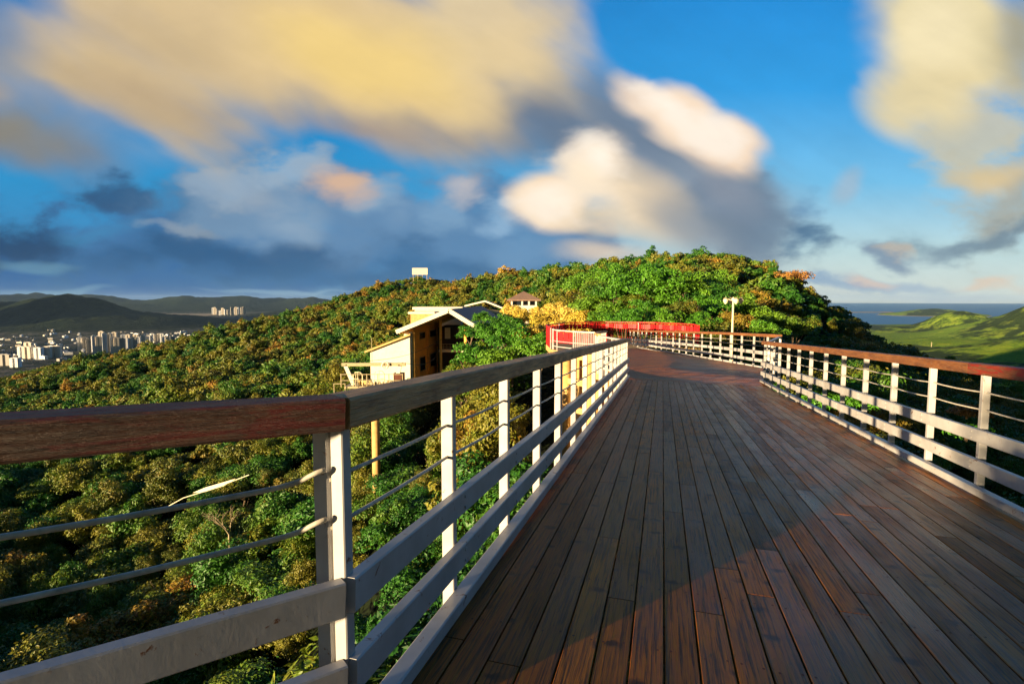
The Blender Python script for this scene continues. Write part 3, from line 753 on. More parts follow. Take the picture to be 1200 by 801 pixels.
# the far ground as one sheet, finer in the direction of view
ang = np.r_[np.arange(-52, 52, .22), np.arange(52, 308, 2.0)]; na = len(ang)
rad = [0.0]; r_ = 3.0
while r_ < 40000: rad.append(r_); r_ *= 1.0165 if r_ > 80 else 1.06
rad = np.array(rad[1:]); nrd = len(rad)
Ax, Rx = np.meshgrid(np.radians(ang), rad); gx, gy = (Rx * np.sin(Ax)).ravel(), (Rx * np.cos(Ax)).ravel()
gz = ground(gx, gy)
# keep the ground clear of the walk
vs = np.c_[gx, gy, gz]; vs = np.r_[vs, [[0, 0, float(ground([0], [0])[0])]]]
i, j = np.meshgrid(np.arange(nrd - 1), np.arange(na), indexing='ij'); j2 = (j + 1) % na
q = np.stack([i * na + j, i * na + j2, (i + 1) * na + j2, (i + 1) * na + j], -1).reshape(-1, 4)[:, ::-1]
tri = [(len(vs) - 1, (k + 1) % na, k) for k in range(na)]
me = bpy.data.meshes.new('ground'); me.from_pydata(vs.tolist(), [], q.tolist() + tri); me.update()
me.polygons.foreach_set('use_smooth', [True] * len(me.polygons))
def m_ground():
    m, t, b = mat('wooded_ground'); geo = t.node('ShaderNodeNewGeometry').outputs['Position']
    sx = t.node('ShaderNodeSeparateXYZ'); t.l.new(geo, sx.inputs[0]); X, Y, Z = sx.outputs
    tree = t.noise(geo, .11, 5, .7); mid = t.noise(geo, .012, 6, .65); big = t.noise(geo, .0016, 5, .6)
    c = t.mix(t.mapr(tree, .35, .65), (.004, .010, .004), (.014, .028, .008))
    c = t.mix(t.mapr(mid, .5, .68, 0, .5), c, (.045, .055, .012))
    # grassy slopes to the east
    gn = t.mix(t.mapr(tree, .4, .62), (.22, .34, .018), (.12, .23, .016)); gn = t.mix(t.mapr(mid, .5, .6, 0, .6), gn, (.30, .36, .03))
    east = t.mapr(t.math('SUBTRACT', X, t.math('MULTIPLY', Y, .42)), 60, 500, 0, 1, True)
    c = t.mix(t.math('MULTIPLY', east, t.mapr(t.math('ADD', big, t.math('MULTIPLY', mid, .5)), .66, .76, .12, 1, True)), c, gn)  # forest-dark breaks in the grass stand in for cloud shadow
    # the town plain
    low = t.mapr(Z, SEA + 14, SEA + 26, 1, 0); west = t.mapr(X, -300, 0, 1, 0)
    vo = t.node('ShaderNodeTexVoronoi'); t.l.new(geo, vo.inputs['Vector']); vo.inputs['Scale'].default_value = .022
    tw = t.mix(t.mapr(t.noise(geo, .02, 3), .45, .55), (.03, .045, .02), (.14, .13, .11))
    c = t.mix(t.math('MULTIPLY', low, west), c, tw)
    beach = t.math('MULTIPLY', t.mapr(Z, SEA + 5.5, SEA + 6.5, 1, 0), t.mapr(Y, 6000, 9000)); c = t.mix(beach, c, (.45, .36, .24))
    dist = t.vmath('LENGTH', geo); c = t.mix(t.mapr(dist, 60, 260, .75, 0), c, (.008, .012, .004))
    t.l.new(c, b.inputs['Base Color']); b.inputs['Roughness'].default_value = .95; b.inputs['Specular IOR Level'].default_value = .1
    t.l.new(t.bump(t.math('ADD', t.math('MULTIPLY', tree, 1.0), t.math('MULTIPLY', mid, 4)), .9, 8.0), b.inputs['Normal']); return m
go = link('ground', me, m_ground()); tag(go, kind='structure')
# sea
m, t, b = mat('sea_water'); geo = t.node('ShaderNodeNewGeometry').outputs['Position']
b.inputs['Base Color'].default_value = (.04, .22, .42, 1); b.inputs['Roughness'].default_value = .5; b.inputs['Specular IOR Level'].default_value = .08
t.l.new(t.bump(t.noise(geo, .02, 5, .6), .3, 2), b.inputs['Normal'])
sb = MB(); NS = 96; sb.v = [(0, 0, SEA)] + [(48000 * cos(2 * pi * k / NS), 48000 * sin(2 * pi * k / NS), SEA) for k in range(NS)]
sb.f = [(0, 1 + k, 1 + (k + 1) % NS) for k in range(NS)]
tag(sb.build('sea', m), kind='structure')

# ------------------------------------------------------------------ trees
def leaf_crown(name, nclump, nleaf, size, seed, shape='round', m=None, flat=.62):
    """unit crown: clumps of small leaf faces spread through an uneven dome, radius about 1"""
    rg = np.random.default_rng(seed); V = []; Fc = []
    cl = []
    for k in range(nclump):
        a = rg.uniform(0, 2 * pi); u = rg.uniform(-.25, 1); rr = rg.uniform(.35, .95)
        h = math.sqrt(max(0, 1 - u * u))
        if shape == 'flat': c = np.array([cos(a) * h * rr * 1.15, sin(a) * h * rr * 1.15, u * .22])
        elif shape == 'tall': c = np.array([cos(a) * h * rr * .75, sin(a) * h * rr * .75, u * rr * 1.1])
        else: c = np.array([cos(a) * h * rr, sin(a) * h * rr, u * rr * flat])
        cl.append((c, rg.uniform(.13, .34)))
    cl.append((np.array([0, 0, -.05]), .42))
    for c, cr in cl:
        n = int(nleaf * (cr / .3) ** 2)
        d = rg.normal(size=(n, 3)); d /= np.linalg.norm(d, axis=1)[:, None]
        d[:, 2] = np.where(d[:, 2] < -.3, -d[:, 2], d[:, 2])
        rad_ = cr * (rg.uniform(.55, 1.1, n) + .35 * rg.random(n) ** 6); pos = c + d * rad_[:, None] * np.array([1, 1, .8])
        nr = d + rg.normal(size=(n, 3)) * .55 + np.array([0, 0, .25]); nr /= np.linalg.norm(nr, axis=1)[:, None]
        tv = rg.normal(size=(n, 3)); tv -= (tv * nr).sum(1)[:, None] * nr; tv /= np.linalg.norm(tv, axis=1)[:, None]
        bv = np.cross(nr, tv); s = size * rg.uniform(.6, 1.35, n)[:, None]
        quad = np.stack([pos - tv * s, pos - bv * s * .5 + nr * s * .12, pos + tv * s, pos + bv * s * .5 + nr * s * .12], 1)
        o = len(V) * 4 if False else sum(len(x) for x in V)
        V.append(quad.reshape(-1, 3)); Fc.append((np.arange(n * 4).reshape(-1, 4) + o))
    V = np.concatenate(V); Fc = np.concatenate(Fc)
    me = bpy.data.meshes.new(name); me.from_pydata(V.tolist(), [], Fc.tolist()); me.update(); me.materials.append(m or M['leaf']); return me
def trunk_mesh(name, seed, h=1.6, r=.042, m=None, limbs=4):
    rg = random.Random(seed); b = MB(); x = y = 0; P0 = [Vector((0, 0, -h))]
    for k in range(1, 6): P0.append(Vector((rg.uniform(-.06, .06), rg.uniform(-.06, .06), -h + h * .95 * k / 5)))
    b.tube(P0, [r * (1.35 - .13 * k) for k in range(6)], 7)
    for k in range(limbs):
        a = k * 2 * pi / limbs + rg.uniform(-.4, .4); s = P0[2 + k % 3]; e = Vector((cos(a) * rg.uniform(.45, .75), sin(a) * rg.uniform(.45, .75), rg.uniform(.05, .4)))
        mid = s.lerp(e, .5) + Vector((0, 0, -.06)); b.tube([s, mid, e], [r * .55, r * .4, r * .15], 5)
    me = bpy.data.meshes.new(name); me.from_pydata(b.v, [], b.f); me.update(); me.materials.append(m or M['bark']); return me
NEAR = [leaf_crown('crown', nc, 300, lz, 10 + i, sh, None, fl) for i, (nc, lz, sh, fl) in enumerate(((46, .040, 'round', .62), (30, .050, 'round', .85), (46, .036, 'tall', .62), (38, .040, 'flat', .5), (60, .034, 'round', .5)))]
FARC = [leaf_crown('crown', 34, 66, .088, 30 + i, sh) for i, sh in enumerate(('round', 'round', 'tall', 'flat'))]
TR = [trunk_mesh('trunk', 50 + i) for i in range(3)]

# scatter: jittered grid over the visible part of the hill, closer together near the walk
cand = []
def footprint_clear(x, y):
    s, t_ = st_of(x, y)
    ok = ~((t_ > -2.2) & (t_ < 4.2) & (s > -6) & (s < 18))
    ok &= ~((t_ > 3) & (t_ < 11) & (s > 2) & (s < 19))
    ok &= ~((x > 1.0) & (x < 10.5) & (y > 14) & (y < 33))
    ok &= ~((np.hypot(x - 7.5, y - 38) < 8.5))
    ok &= ~((x > -23) & (x < -1) & (y > 77) & (y < 113) & (x > -23 + 0))
    ok &= ~((np.hypot(x + 9, y - 46) < 3.0))
    pxx = 600 + F * x / np.maximum(y, 1); ok &= ~((pxx > 476) & (pxx < 536) & (y > 50) & (y < 84)); ok &= ~((pxx > 588) & (pxx < 700) & (y > 44) & (y < 92))
    return ok
sp_ = 3.5
gxx, gyy = np.meshgrid(np.arange(-360, 260, sp_), np.arange(-30, 420, sp_)); gxx = gxx.ravel() + rng.uniform(-1.4, 1.4, gxx.size); gyy = gyy.ravel() + rng.uniform(-1.4, 1.4, gyy.size)
rr_ = np.hypot(gxx, gyy)
keep = (rr_ < 410) & (np.abs(gxx) < np.maximum(gyy, 0) * 1.05 + 26)
keep &= (gyy > -12)
# thinner with distance
keep &= rng.uniform(size=gxx.size) < np.clip(1.15 - rr_ / 600, .55, 1)
gxx, gyy, rr_ = gxx[keep], gyy[keep], rr_[keep]
k_ = footprint_clear(gxx, gyy); 
gxx, gyy, rr_ = gxx[k_], gyy[k_], rr_[k_]
gz_ = ground(gxx, gyy)
size = (1.55 + 2.6 * rng.uniform(size=gxx.size) ** 1.6) * np.where(rr_ < 40, .85, 1.0)
top = gz_ + 2.6 + size * .75
# keep crowns below the walk close to it
# line of sight: is the crown top visible from somewhere just above the camera
vis = np.ones(gxx.size, bool)
for f in np.linspace(.08, .94, 34):
    hx, hy = gxx * f, gyy * f; hz = ground(hx, hy) + 3.2
    vis &= hz < top * f + (1 - f) * 1.5 + 2.0
gxx, gyy, rr_, gz_, size, top = (a[vis] for a in (gxx, gyy, rr_, gz_, size, top))
# seen in the frame?
den = gyy * cos(PITCH) - top * sin(PITCH); pxx = 600 + F * gxx / np.maximum(den, .1); pyy = 400.5 - F * (gyy * sin(PITCH) + top * cos(PITCH)) / np.maximum(den, .1)
infr = (den > 1) & (pxx > -30) & (pxx < 1230) & (pyy < 840)
sight = np.where(infr, size / np.maximum(den, 1), 0)
# avoid ones hidden by the deck
s_, t_ = st_of(gxx, gyy)
dr = (pyy > 400 + np.abs(pxx - 777) * np.where(pxx < 777, 1.35, .5)) ; sight = np.where(dr & infr, 0, sight)
order = np.argsort(-sight); NIND = 288
ind = order[:NIND]; ind = ind[sight[ind] > 0]; rest = np.setdiff1d(np.arange(gxx.size), ind)
print('TREES', gxx.size, 'individual', len(ind), 'nearest', rr_[ind].max())
def zone(px, py):
    if px > 860: return 'right slope of the hill', ('near the bend of' if px < 930 else 'behind the far half of' if px < 1000 else 'behind the middle of' if px < 1090 else 'behind the near end of') + ' the right railing, ' + ('on the skyline' if py < 395 else 'upper part' if py < 440 else 'low down')
    if px > 640: return 'hill behind the lookout', 'left of the lamp post' if px < 850 else 'right of the lamp post'
    h = 'by the left edge' if px < 120 else 'left of the leaning pole' if px < 200 else 'around the bare forked tree' if px < 300 else 'left of the bent near post' if px < 385 else 'between the first two left posts' if px < 520 else 'between the second and third left posts' if px < 590 else 'below the ochre house'
    v = 'above the handrail' if py < 470 else 'just under the handrail' if py < 560 else 'between the two bent bars' if py < 640 else 'below the bent bars' if py < 730 else 'at the very bottom'
    return 'left slope', h + ', ' + v
kinds = {0: 'broad rounded tree', 1: 'dense rounded tree', 2: 'narrow upright tree', 3: 'flat topped tree', 4: 'bushy rounded tree'}
src = {}
for n, k in enumerate(ind):
    v = n % 5 if rr_[k] < 75 else int(rng.integers(0, 5)); r = empty('forest_tree', (gxx[k], gyy[k], gz_[k] + 2.4 + size[k] * .1), rng.uniform(0, 6.28))
    r.scale = (size[k] * rng.uniform(.8, 1.25), size[k], size[k] * rng.uniform(.75, 1.3))
    c = bpy.data.objects.new('crown', NEAR[v]); col.objects.link(c); c.parent = r
    tk = bpy.data.objects.new('trunk', TR[n % 3]); col.objects.link(tk); tk.parent = r
    zn = zone(pxx[k], pyy[k]); tag(r, ('large ' if size[k] > 3 else 'small ' if size[k] < 2 else '') + kinds[v] + ' ' + zn[1], 'tree', 'forest trees on the ' + zn[0])
    src.setdefault(v, c)
# the rest of the forest: one object, crowns instanced on points
fm = bpy.data.meshes.new('forest'); npt = len(rest)
fm.vertices.add(npt); fm.vertices.foreach_set('co', np.c_[gxx[rest], gyy[rest], gz_[rest] + 2.2 + size[rest] * .1].ravel())
near_ = rr_[rest] < 80
idx = np.where(near_, rng.integers(0, 3, npt), 3 + rng.integers(0, 4, npt)).astype(int)
a1 = fm.attributes.new('idx', 'INT', 'POINT'); a1.data.foreach_set('value', idx)
a2 = fm.attributes.new('rotz', 'FLOAT_VECTOR', 'POINT'); a2.data.foreach_set('vector', np.c_[rng.uniform(-.15, .15, npt), rng.uniform(-.15, .15, npt), rng.uniform(0, 6.28, npt)].ravel())
a3 = fm.attributes.new('scl', 'FLOAT_VECTOR', 'POINT'); sz = size[rest]; a3.data.foreach_set('vector', np.c_[sz * rng.uniform(.8, 1.25, npt), sz, sz * rng.uniform(.75, 1.35, npt)].ravel())
fo = link('forest', fm, M['leaf']); tag(fo, 'mixed green and rust coloured forest canopy covering the hillsides', 'forest', kind='stuff')
# four trees on the hill carry the far crown shapes
farsrc = []
for i in range(4):
    k = rest[np.argmin(np.abs(pxx[rest] - (560 + 90 * i)) + np.abs(rr_[rest] - 190))]
    r = empty('forest_tree', (gxx[k], gyy[k], gz_[k] + 2.9), i); r.scale = (2.8, 2.8, 2.8)
    c = bpy.data.objects.new('crown', FARC[i]); col.objects.link(c); c.parent = r
    tk = bpy.data.objects.new('trunk', TR[i % 3]); col.objects.link(tk); tk.parent = r
    tag(r, 'small round tree on the distant wooded hilltop, ' + ['above the shade-blue roof', 'right of the pavilion', 'above the red banners', 'above the lamp post'][i], 'tree', 'distant hilltop trees'); farsrc.append(c)
ng = bpy.data.node_groups.new('forest_scatter', 'GeometryNodeTree')
ng.interface.new_socket(name='Geometry', in_out='INPUT', socket_type='NodeSocketGeometry'); ng.interface.new_socket(name='Geometry', in_out='OUTPUT', socket_type='NodeSocketGeometry')
T = NT(ng); gin = T.node('NodeGroupInput'); gout = T.node('NodeGroupOutput')
iop = T.node('GeometryNodeInstanceOnPoints'); iop.inputs['Pick Instance'].default_value = True
jn = T.node('GeometryNodeJoinGeometry')
for ob in ([src[0], src[1], src[2]] + farsrc)[::-1]:
    oi = T.node('GeometryNodeObjectInfo'); oi.inputs['Object'].default_value = ob; oi.inputs['As Instance'].default_value = True; T.l.new(oi.outputs['Geometry'], jn.inputs[0])
m2p = T.node('GeometryNodeMeshToPoints'); T.l.new(gin.outputs[0], m2p.inputs[0]); T.l.new(m2p.outputs[0], iop.inputs['Points']); T.l.new(jn.outputs[0], iop.inputs['Instance'])
for nm, ty, sk in (('idx', 'INT', 'Instance Index'), ('rotz', 'FLOAT_VECTOR', 'Rotation'), ('scl', 'FLOAT_VECTOR', 'Scale')):
    na_ = T.node('GeometryNodeInputNamedAttribute', data_type=ty); na_.inputs['Name'].default_value = nm
    if nm == 'rotz':
        e2r = T.node('FunctionNodeEulerToRotation'); T.l.new(na_.outputs['Attribute'], e2r.inputs[0]); T.l.new(e2r.outputs[0], iop.inputs[sk])
    else: T.l.new(na_.outputs['Attribute'], iop.inputs[sk])
T.l.new(iop.outputs[0], gout.inputs[0])
md = fo.modifiers.new('scatter', 'NODES'); md.node_group = ng

# trees that stand out by colour or shape
def special(name, px, py, D, r_, meshes, m, label, group=None, trunkm=None, seed=0, zs=1.0, th=1.6):
    p = at(px, py, D); o = empty(name, p, seed * 1.3); o.scale = (r_, r_, r_ * zs)
    c = bpy.data.objects.new('crown', meshes); col.objects.link(c); c.parent = o
    tk = link('trunk', trunk_mesh('trunk', seed + 5, th, .05), None, o); tk.data.materials.clear(); tk.data.materials.append(trunkm or M['bark'])
    tag(o, label, 'tree', group); return o
YC = [leaf_crown('crown', 40, 150, .055, 70 + i, 'round', M['leaf_yellow']) for i in range(2)]
GC = [leaf_crown('crown', 42, 170, .05, 80 + i, 'round', M['leaf_green']) for i in range(2)]
OC = leaf_crown('crown', 22, 110, .05, 90, 'flat', M['leaf_orange'])
OG = leaf_crown('crown', 42, 180, .045, 99, 'round', M['leaf'])
DG = leaf_crown('crown', 42, 190, .045, 95, 'round', M['leaf_green'])
for i, (px, py, D, r_) in enumerate([(612, 374, 66, 1.9), (640, 378, 62, 2.1), (664, 374, 63, 2.1), (684, 378, 60, 2.2), (630, 368, 74, 1.5), (655, 388, 56, 1.9), (622, 395, 54, 1.8), (700, 374, 62, 1.9), (598, 366, 76, 1.7), (676, 388, 52, 1.8), (652, 366, 70, 1.9)]):
    special('yellow_tree', px, py, D, r_, YC[i % 2], None, 'yellow gold tree ' + ('left of' if px < 608 else 'right below' if px < 632 else 'right of' if px < 660 else 'far right of') + ' the pavilion, ' + ('upper row' if py < 372 else 'lower row' if py > 384 else 'middle row'), 'yellow trees below the pavilion', seed=i)
for i, (px, py, D, r_) in enumerate([(706, 350, 62, 3.2), (735, 343, 60, 3.4), (768, 338, 60, 3.4), (800, 340, 60, 3.3), (835, 350, 60, 2.9), (688, 336, 72, 3.2), (722, 330, 70, 3.2), (762, 327, 70, 3.2), (800, 330, 70, 3.0), (838, 332, 72, 3.0), (870, 364, 58, 2.5), (758, 366, 54, 2.1), (800, 368, 52, 2.0), (840, 369, 54, 2.2), (718, 368, 56, 2.0), (900, 376, 56, 2.2), (930, 388, 54, 2.2), (735, 376, 50, 1.9), (778, 378, 50, 1.9), (820, 380, 50, 1.9), (862, 382, 50, 2.0), (895, 390, 48, 1.9), (700, 380, 54, 1.8), (690, 360, 60, 2.2), (745, 362, 58, 2.4), (785, 358, 58, 2.4), (825, 366, 57, 2.3)]):
    special('green_tree', px, py, D, r_, GC[i % 2] if i % 4 else OG, None, ('tall' if r_ > 3 else 'low' if r_ < 2.2 else 'medium') + ' bright green tree ' + ('above' if py < 340 else 'behind' if py < 365 else 'at the foot of') + ' the banners, ' + ('at their left end' if px < 725 else 'left of centre' if px < 760 else 'at their middle' if px < 805 else 'at their right end' if px < 850 else 'right of the lamp post'), 'bright green trees behind the red banners', seed=i + 20, th=3.4)
for i, (px, py, D, r_) in enumerate([(575, 392, 60, 2.8), (556, 420, 54, 2.6), (600, 400, 54, 2.8), (630, 412, 46, 2.4), (588, 430, 46, 2.4), (552, 392, 66, 1.8), (592, 382, 62, 2.2), (545, 440, 66, 1.9), (532, 447, 70, 1.6), (478, 452, 72, 1.5), (566, 374, 64, 1.3)]):
    special('green_tree', px, py, D, r_, GC[i % 2] if i % 3 else DG, None, 'leafy green tree ' + ('hiding the right end of the shade-blue roof' if py < 385 else 'in front of the veranda' if px < 580 else 'between the house and the pavilion' if py < 405 else 'low beside the left railing') + (', spreading' if r_ > 2.5 else ', small' if r_ < 1.9 else ''), 'green trees beside the house', seed=i + 40)
o = special('spreading_tree', 925, 326, 140, 5.2, OC, None, 'orange brown spreading tree with a pale forked trunk near the hilltop right', trunkm=M['bark_pale'], seed=61)
p0 = at(917, 346, 139)
b = MB(); q = lambda px, py, D=138.0: at(px, py, D)
b.tube([q(913, 348), q(918, 342), q(926, 336), q(933, 330)], [.45, .4, .3, .15], 7).tube([q(918, 342), q(915, 334), q(918, 328)], [.25, .2, .1], 6).tube([q(926, 336), q(935, 337), q(942, 333)], [.2, .15, .08], 6)
br = b.build('dead_trunk', M['bark_pale']); tag(br, 'bare pale forked trunk showing in front of the orange tree', 'tree trunk')
# bare forked tree in the slope, left
b = MB(); D0 = 44; rb_ = random.Random(3)
def grow(p, d, L, r, lev):
    e = p + d * L; mid_ = p.lerp(e, .5) + Vector((rb_.uniform(-1, 1), rb_.uniform(-1, 1), rb_.uniform(-1, 1))) * L * .08
    b.tube([p, mid_, e], [r, r * .8, r * .6], 5)
    if lev:
        for _ in range(3 if lev > 2 else 2):
            nd = (d + Vector((rb_.uniform(-1, 1), rb_.uniform(-.8, .8), rb_.uniform(-.35, .9))) * .75).normalized(); grow(e, nd, L * rb_.uniform(.55, .8), r * .55, lev - 1)
grow(q(270, 646, D0), Vector((-.05, 0, 1)), 1.5, .085, 5)
bt = b.build('bare_tree', M['bark_pale']); tag(bt, 'bare pale forked tree standing among dark green trees on the left slope', 'tree')
b = MB(); D0 = 43.0
b.tube([q(184, 600, D0), q(215, 583, D0), q(250, 572, D0), q(292, 556, D0)], .035, 6)
pb = b.build('leaning_pole', M['tarp'])
b = MB(); a0, a1, a2, a3, a4 = q(226, 577, D0), q(240, 571, D0), q(276, 560.5, D0), q(262, 569, D0), q(240, 576, D0)
th = Vector((0, .05, 0)); b.add([a0, a1, a2, a3, a4, a0 + th, a1 + th, a2 + th, a3 + th, a4 + th], [(0, 1, 2, 3, 4), (9, 8, 7, 6, 5)] + [(k, k + 5, (k + 1) % 5 + 5, (k + 1) % 5) for k in range(5)])
ps2 = b.build('pale_sheet', M['tarp'], pb); tag(pb, 'thin pole with a pale sunlit sheet leaning over the treetops at left', 'pole')
for x, y, z, r_ in ((-9.9, -8.2, -2.15, 2.5), (-11.5, -11.8, -.3, 2.6), (-6.2, -9.2, -2.0, 1.9)):  # unseen trees added to shade the near deck and right rail
    o = special('green_tree', 600, 400, 10, r_, GC[0], None, 'added shade tree behind the viewpoint, unseen, ' + ('small and high' if r_ < 1.5 else 'broad'), 'shade trees added out of view behind the viewpoint', seed=int(x * 3), th=3.0); o.location = (x, y, z)
# orange shrub behind the right railing
for i, (px, py, D, r_, mm, lb) in enumerate([(1133, 484, 14.0, .5, leaf_crown('crown', 14, 90, .09, 97, 'round', M['leaf_orange']), 'small orange shrub seen through the right railing'), (1132, 508, 13.5, .6, leaf_crown('crown', 14, 90, .09, 98, 'round', M['leaf_green']), 'small green shrub under the orange one behind the right railing'), (985, 470, 19, 1.2, GC[0], 'green bush behind the middle of the right railing')]):
    special('shrub', px, py, D, r_, mm, None, lb, seed=i + 70, th=.3)

# ------------------------------------------------------------------ houses
def Q(px, py, D): return at(px, py, D)
def prism(b, lower, upper):
    n = len(lower); b.add(list(lower) + list(upper), [tuple(range(n))[::-1], tuple(range(n, 2 * n))] + [(i, (i + 1) % n, n + (i + 1) % n, n + i) for i in range(n)]); return b
def house():
    h = empty('hillside_house', (-14, 82, -12)); h.location = (0, 0, 0)
    tag(h, 'white and ochre house with a big gable roof, right slope shade-blue, and a lean-to', 'house')
    c0 = Vector((-15.2, 80, 0)); c1 = Vector((-14.55, 80.05, 0)); c2 = Vector((-12.4, 95, 0)); c3 = Vector((-19, 96, 0)); c4 = Vector((-15.3, 80.3, 0))
    zt = -4.4; zb = -14.5
    Z = lambda v, z: Vector((v.x, v.y, z))
    # main block, front strip white, right side ochre with warm bounced light put into its colour
    b = MB(); blk = [c0, c1, c2, Vector((-18.5, 96, 0))]
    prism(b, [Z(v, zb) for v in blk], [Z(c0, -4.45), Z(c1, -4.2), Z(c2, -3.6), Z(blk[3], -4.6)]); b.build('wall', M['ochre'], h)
    MB().beam(Vector((-15.22, 79.93, zb)), Vector((-15.22, 79.93, -4.7)), .1, 1.2, up=(1, 0, 0)).build('white_pier', M['plaster'], h)
    # lean-to, faces the camera
    b = MB(); l = [Vector((-20.7, 79.4, 0)), Vector((-14.9, 79.4, 0)), Vector((-15.5, 86, 0)), Vector((-21, 86, 0))]
    prism(b, [Z(v, -14.5) for v in l], [Z(l[0], -7.55), Z(l[1], -5.35), Z(l[2], -5.35), Z(l[3], -7.55)]); b.build('annexe_wall', M['plaster'], h)
    b = MB(); o_ = .35; dn = Vector((0, 0, .3))
    low = [Vector((-21.4, 78.9, -7.72)), Vector((-14.75, 78.9, -5.18)), Vector((-14.75, 86.3, -5.18)), Vector((-21.4, 86.3, -7.72))]
    prism(b, low, [v + dn for v in low]); b.build('annexe_roof', M['ochre2'], h)
    # big gable roof; sunlit yellow and shade blue are put into its slope colours
    eL, pk, eR = Vector((-16.7, 78.6, -4.45)), Vector((-9.1, 78.6, -1.35)), Vector((-4.3, 78.6, -4.3))
    back = Vector((3.0, 31, .12)); dn = Vector((0, 0, -.32))
    b = MB(); prism(b, [eL + dn, pk + dn, pk + back + dn, eL + back + dn], [eL, pk, pk + back, eL + back]); b.build('roof_left_slope', M['ochre2'], h)
    b = MB(); prism(b, [pk + dn, eR + dn, eR + back + dn, pk + back + dn], [pk, eR, eR + back, pk + back]); b.build('roof_right_slope', M['roof_shade_blue'], h)
    b = MB(); f = Vector((0, -.12, .06)); b.beam(eL + f - Vector((0, 0, .25)), pk + f - Vector((0, 0, .25)), .14, .6).beam(pk + f - Vector((0, 0, .25)), eR + f - Vector((0, 0, .25)), .14, .6); b.build('fascia', M['plaster'], h)
    # rafters and posts of the veranda
    MB().poly([(-12.2, 90), (-4.6, 90), (-4.2, 100), (-12, 100)], -14, -4.6).build('veranda_back', M['darkwood'], h)
    b = MB()
    for i in range(9):
        t_ = (i + .5) / 9; p = eL.lerp(pk, t_); b.beam(p + Vector((0, .3, -.55)), p + Vector((1.2, 12, -.55)), .15, .25)
    b.build('rafters', M['ochre2'], h)
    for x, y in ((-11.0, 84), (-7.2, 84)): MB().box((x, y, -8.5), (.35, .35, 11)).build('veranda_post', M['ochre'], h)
    MB().box((-9.2, 86.5, -8.05), (4.6, 2.2, .35)).build('balcony_slab', M['plaster'], h)
    rl = MB().beam((-11.4, 85.45, -6.95), (-7.0, 85.45, -6.95), .06, .07).beam((-11.4, 85.45, -7.4), (-7.0, 85.45, -7.4), .04, .04).build('balcony_rail', M['metal'], h)
    b = MB()
    for i in range(9): b.box((-11.3 + i * .53, 85.45, -7.4), (.05, .05, .95))
    b.build('baluster', M['metal'], rl)
    for px, py, D, w_, hh in ((-10.6, -5.5, 89.8, .9, 1.8), (-8.4, -5.5, 89.8, .9, 1.8)):
        MB().box((px, D, py), (w_, .2, hh)).build('window', M['lantern'], h)
    # windows on the ochre side: two storeys, two bays
    dr_ = (c2 - c1).normalized(); nn = Vector((dr_.y, -dr_.x, 0))
    for u0, u1, z0, z1 in ((2.9, 5.7, -6.1, -4.95), (8.3, 11.5, -6.1, -4.95), (2.9, 5.7, -11.0, -8.75), (8.3, 11.5, -11.0, -8.75)):
        c = c1 + dr_ * ((u0 + u1) / 2) + nn * .02; ang_ = math.atan2(dr_.y, dr_.x)
        wf = MB().box((c.x, c.y, (z0 + z1) / 2), (u1 - u0, .12, z1 - z0), ang_).build('window', M['ochre2'], h)
        c += nn * .075; MB().box((c.x, c.y, (z0 + z1) / 2), (u1 - u0 - .3, .03, z1 - z0 - .25), ang_).build('pane', M['glass'], wf)
    for u in (0.1, 6.9, 12.6, 14.8):
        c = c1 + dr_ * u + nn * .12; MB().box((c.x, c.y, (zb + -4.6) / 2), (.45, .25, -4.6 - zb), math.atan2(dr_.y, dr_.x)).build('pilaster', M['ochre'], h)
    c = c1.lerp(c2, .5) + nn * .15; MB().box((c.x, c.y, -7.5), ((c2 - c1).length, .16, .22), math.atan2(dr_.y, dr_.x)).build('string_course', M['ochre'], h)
house()
def flat_house():
    h = empty('rear_building'); tag(h, 'low white flat roofed building behind the gabled house', 'building')
    p = Q(486, 358, 112); q_ = Q(540, 358, 112)
    MB().box(((p.x + q_.x) / 2, 116, -4.2), (q_.x - p.x, 8, 4.4)).build('wall', M['plaster'], h)
    MB().box(((p.x + q_.x) / 2, 116, -1.75), (q_.x - p.x + .8, 9, .5)).build('roof', M['plaster'], h)
    p = Q(481, 365, 104); q_ = Q(507, 365, 104)
    MB().box(((p.x + q_.x) / 2, 107, -4.4), (q_.x - p.x, 6, 3.4)).build('porch_wall', M['ochre2'], h)
    MB().box(((p.x + q_.x) / 2, 107, -2.5), (q_.x - p.x + .8, 7, .4)).build('porch_roof', M['plaster'], h)
    h2 = empty('rear_hall'); tag(h2, 'white walled hall with a shallow gable behind the shade-blue roof', 'building')
    a, b_ = Q(556, 360, 122), Q(596, 368, 122); pk = Q(563, 354, 122)
    b = MB(); prism(b, [Vector((a.x, 122, -7)), Vector((b_.x, 122, -7)), Vector((b_.x, 132, -7)), Vector((a.x, 132, -7))], [Vector((a.x, 122, -1.7)), Vector((b_.x, 122, -2.9)), Vector((b_.x, 132, -2.9)), Vector((a.x, 132, -1.7))]); b.build('wall', M['plaster'], h2)
    b = MB(); L_, Pk, R_ = Vector((a.x - 2.2, 121.6, -1.6)), Vector((pk.x + 1, 121.6, -.5)), Vector((b_.x + .5, 121.6, -2.8)); bk = Vector((0, 11, 0)); d = Vector((0, 0, .35))
    prism(b, [L_, Pk, Pk + bk, L_ + bk], [v + d for v in (L_, Pk, Pk + bk, L_ + bk)]); prism(b, [Pk, R_, R_ + bk, Pk + bk], [v + d for v in (Pk, R_, R_ + bk, Pk + bk)]); b.build('roof', M['plaster'], h2)
flat_house()
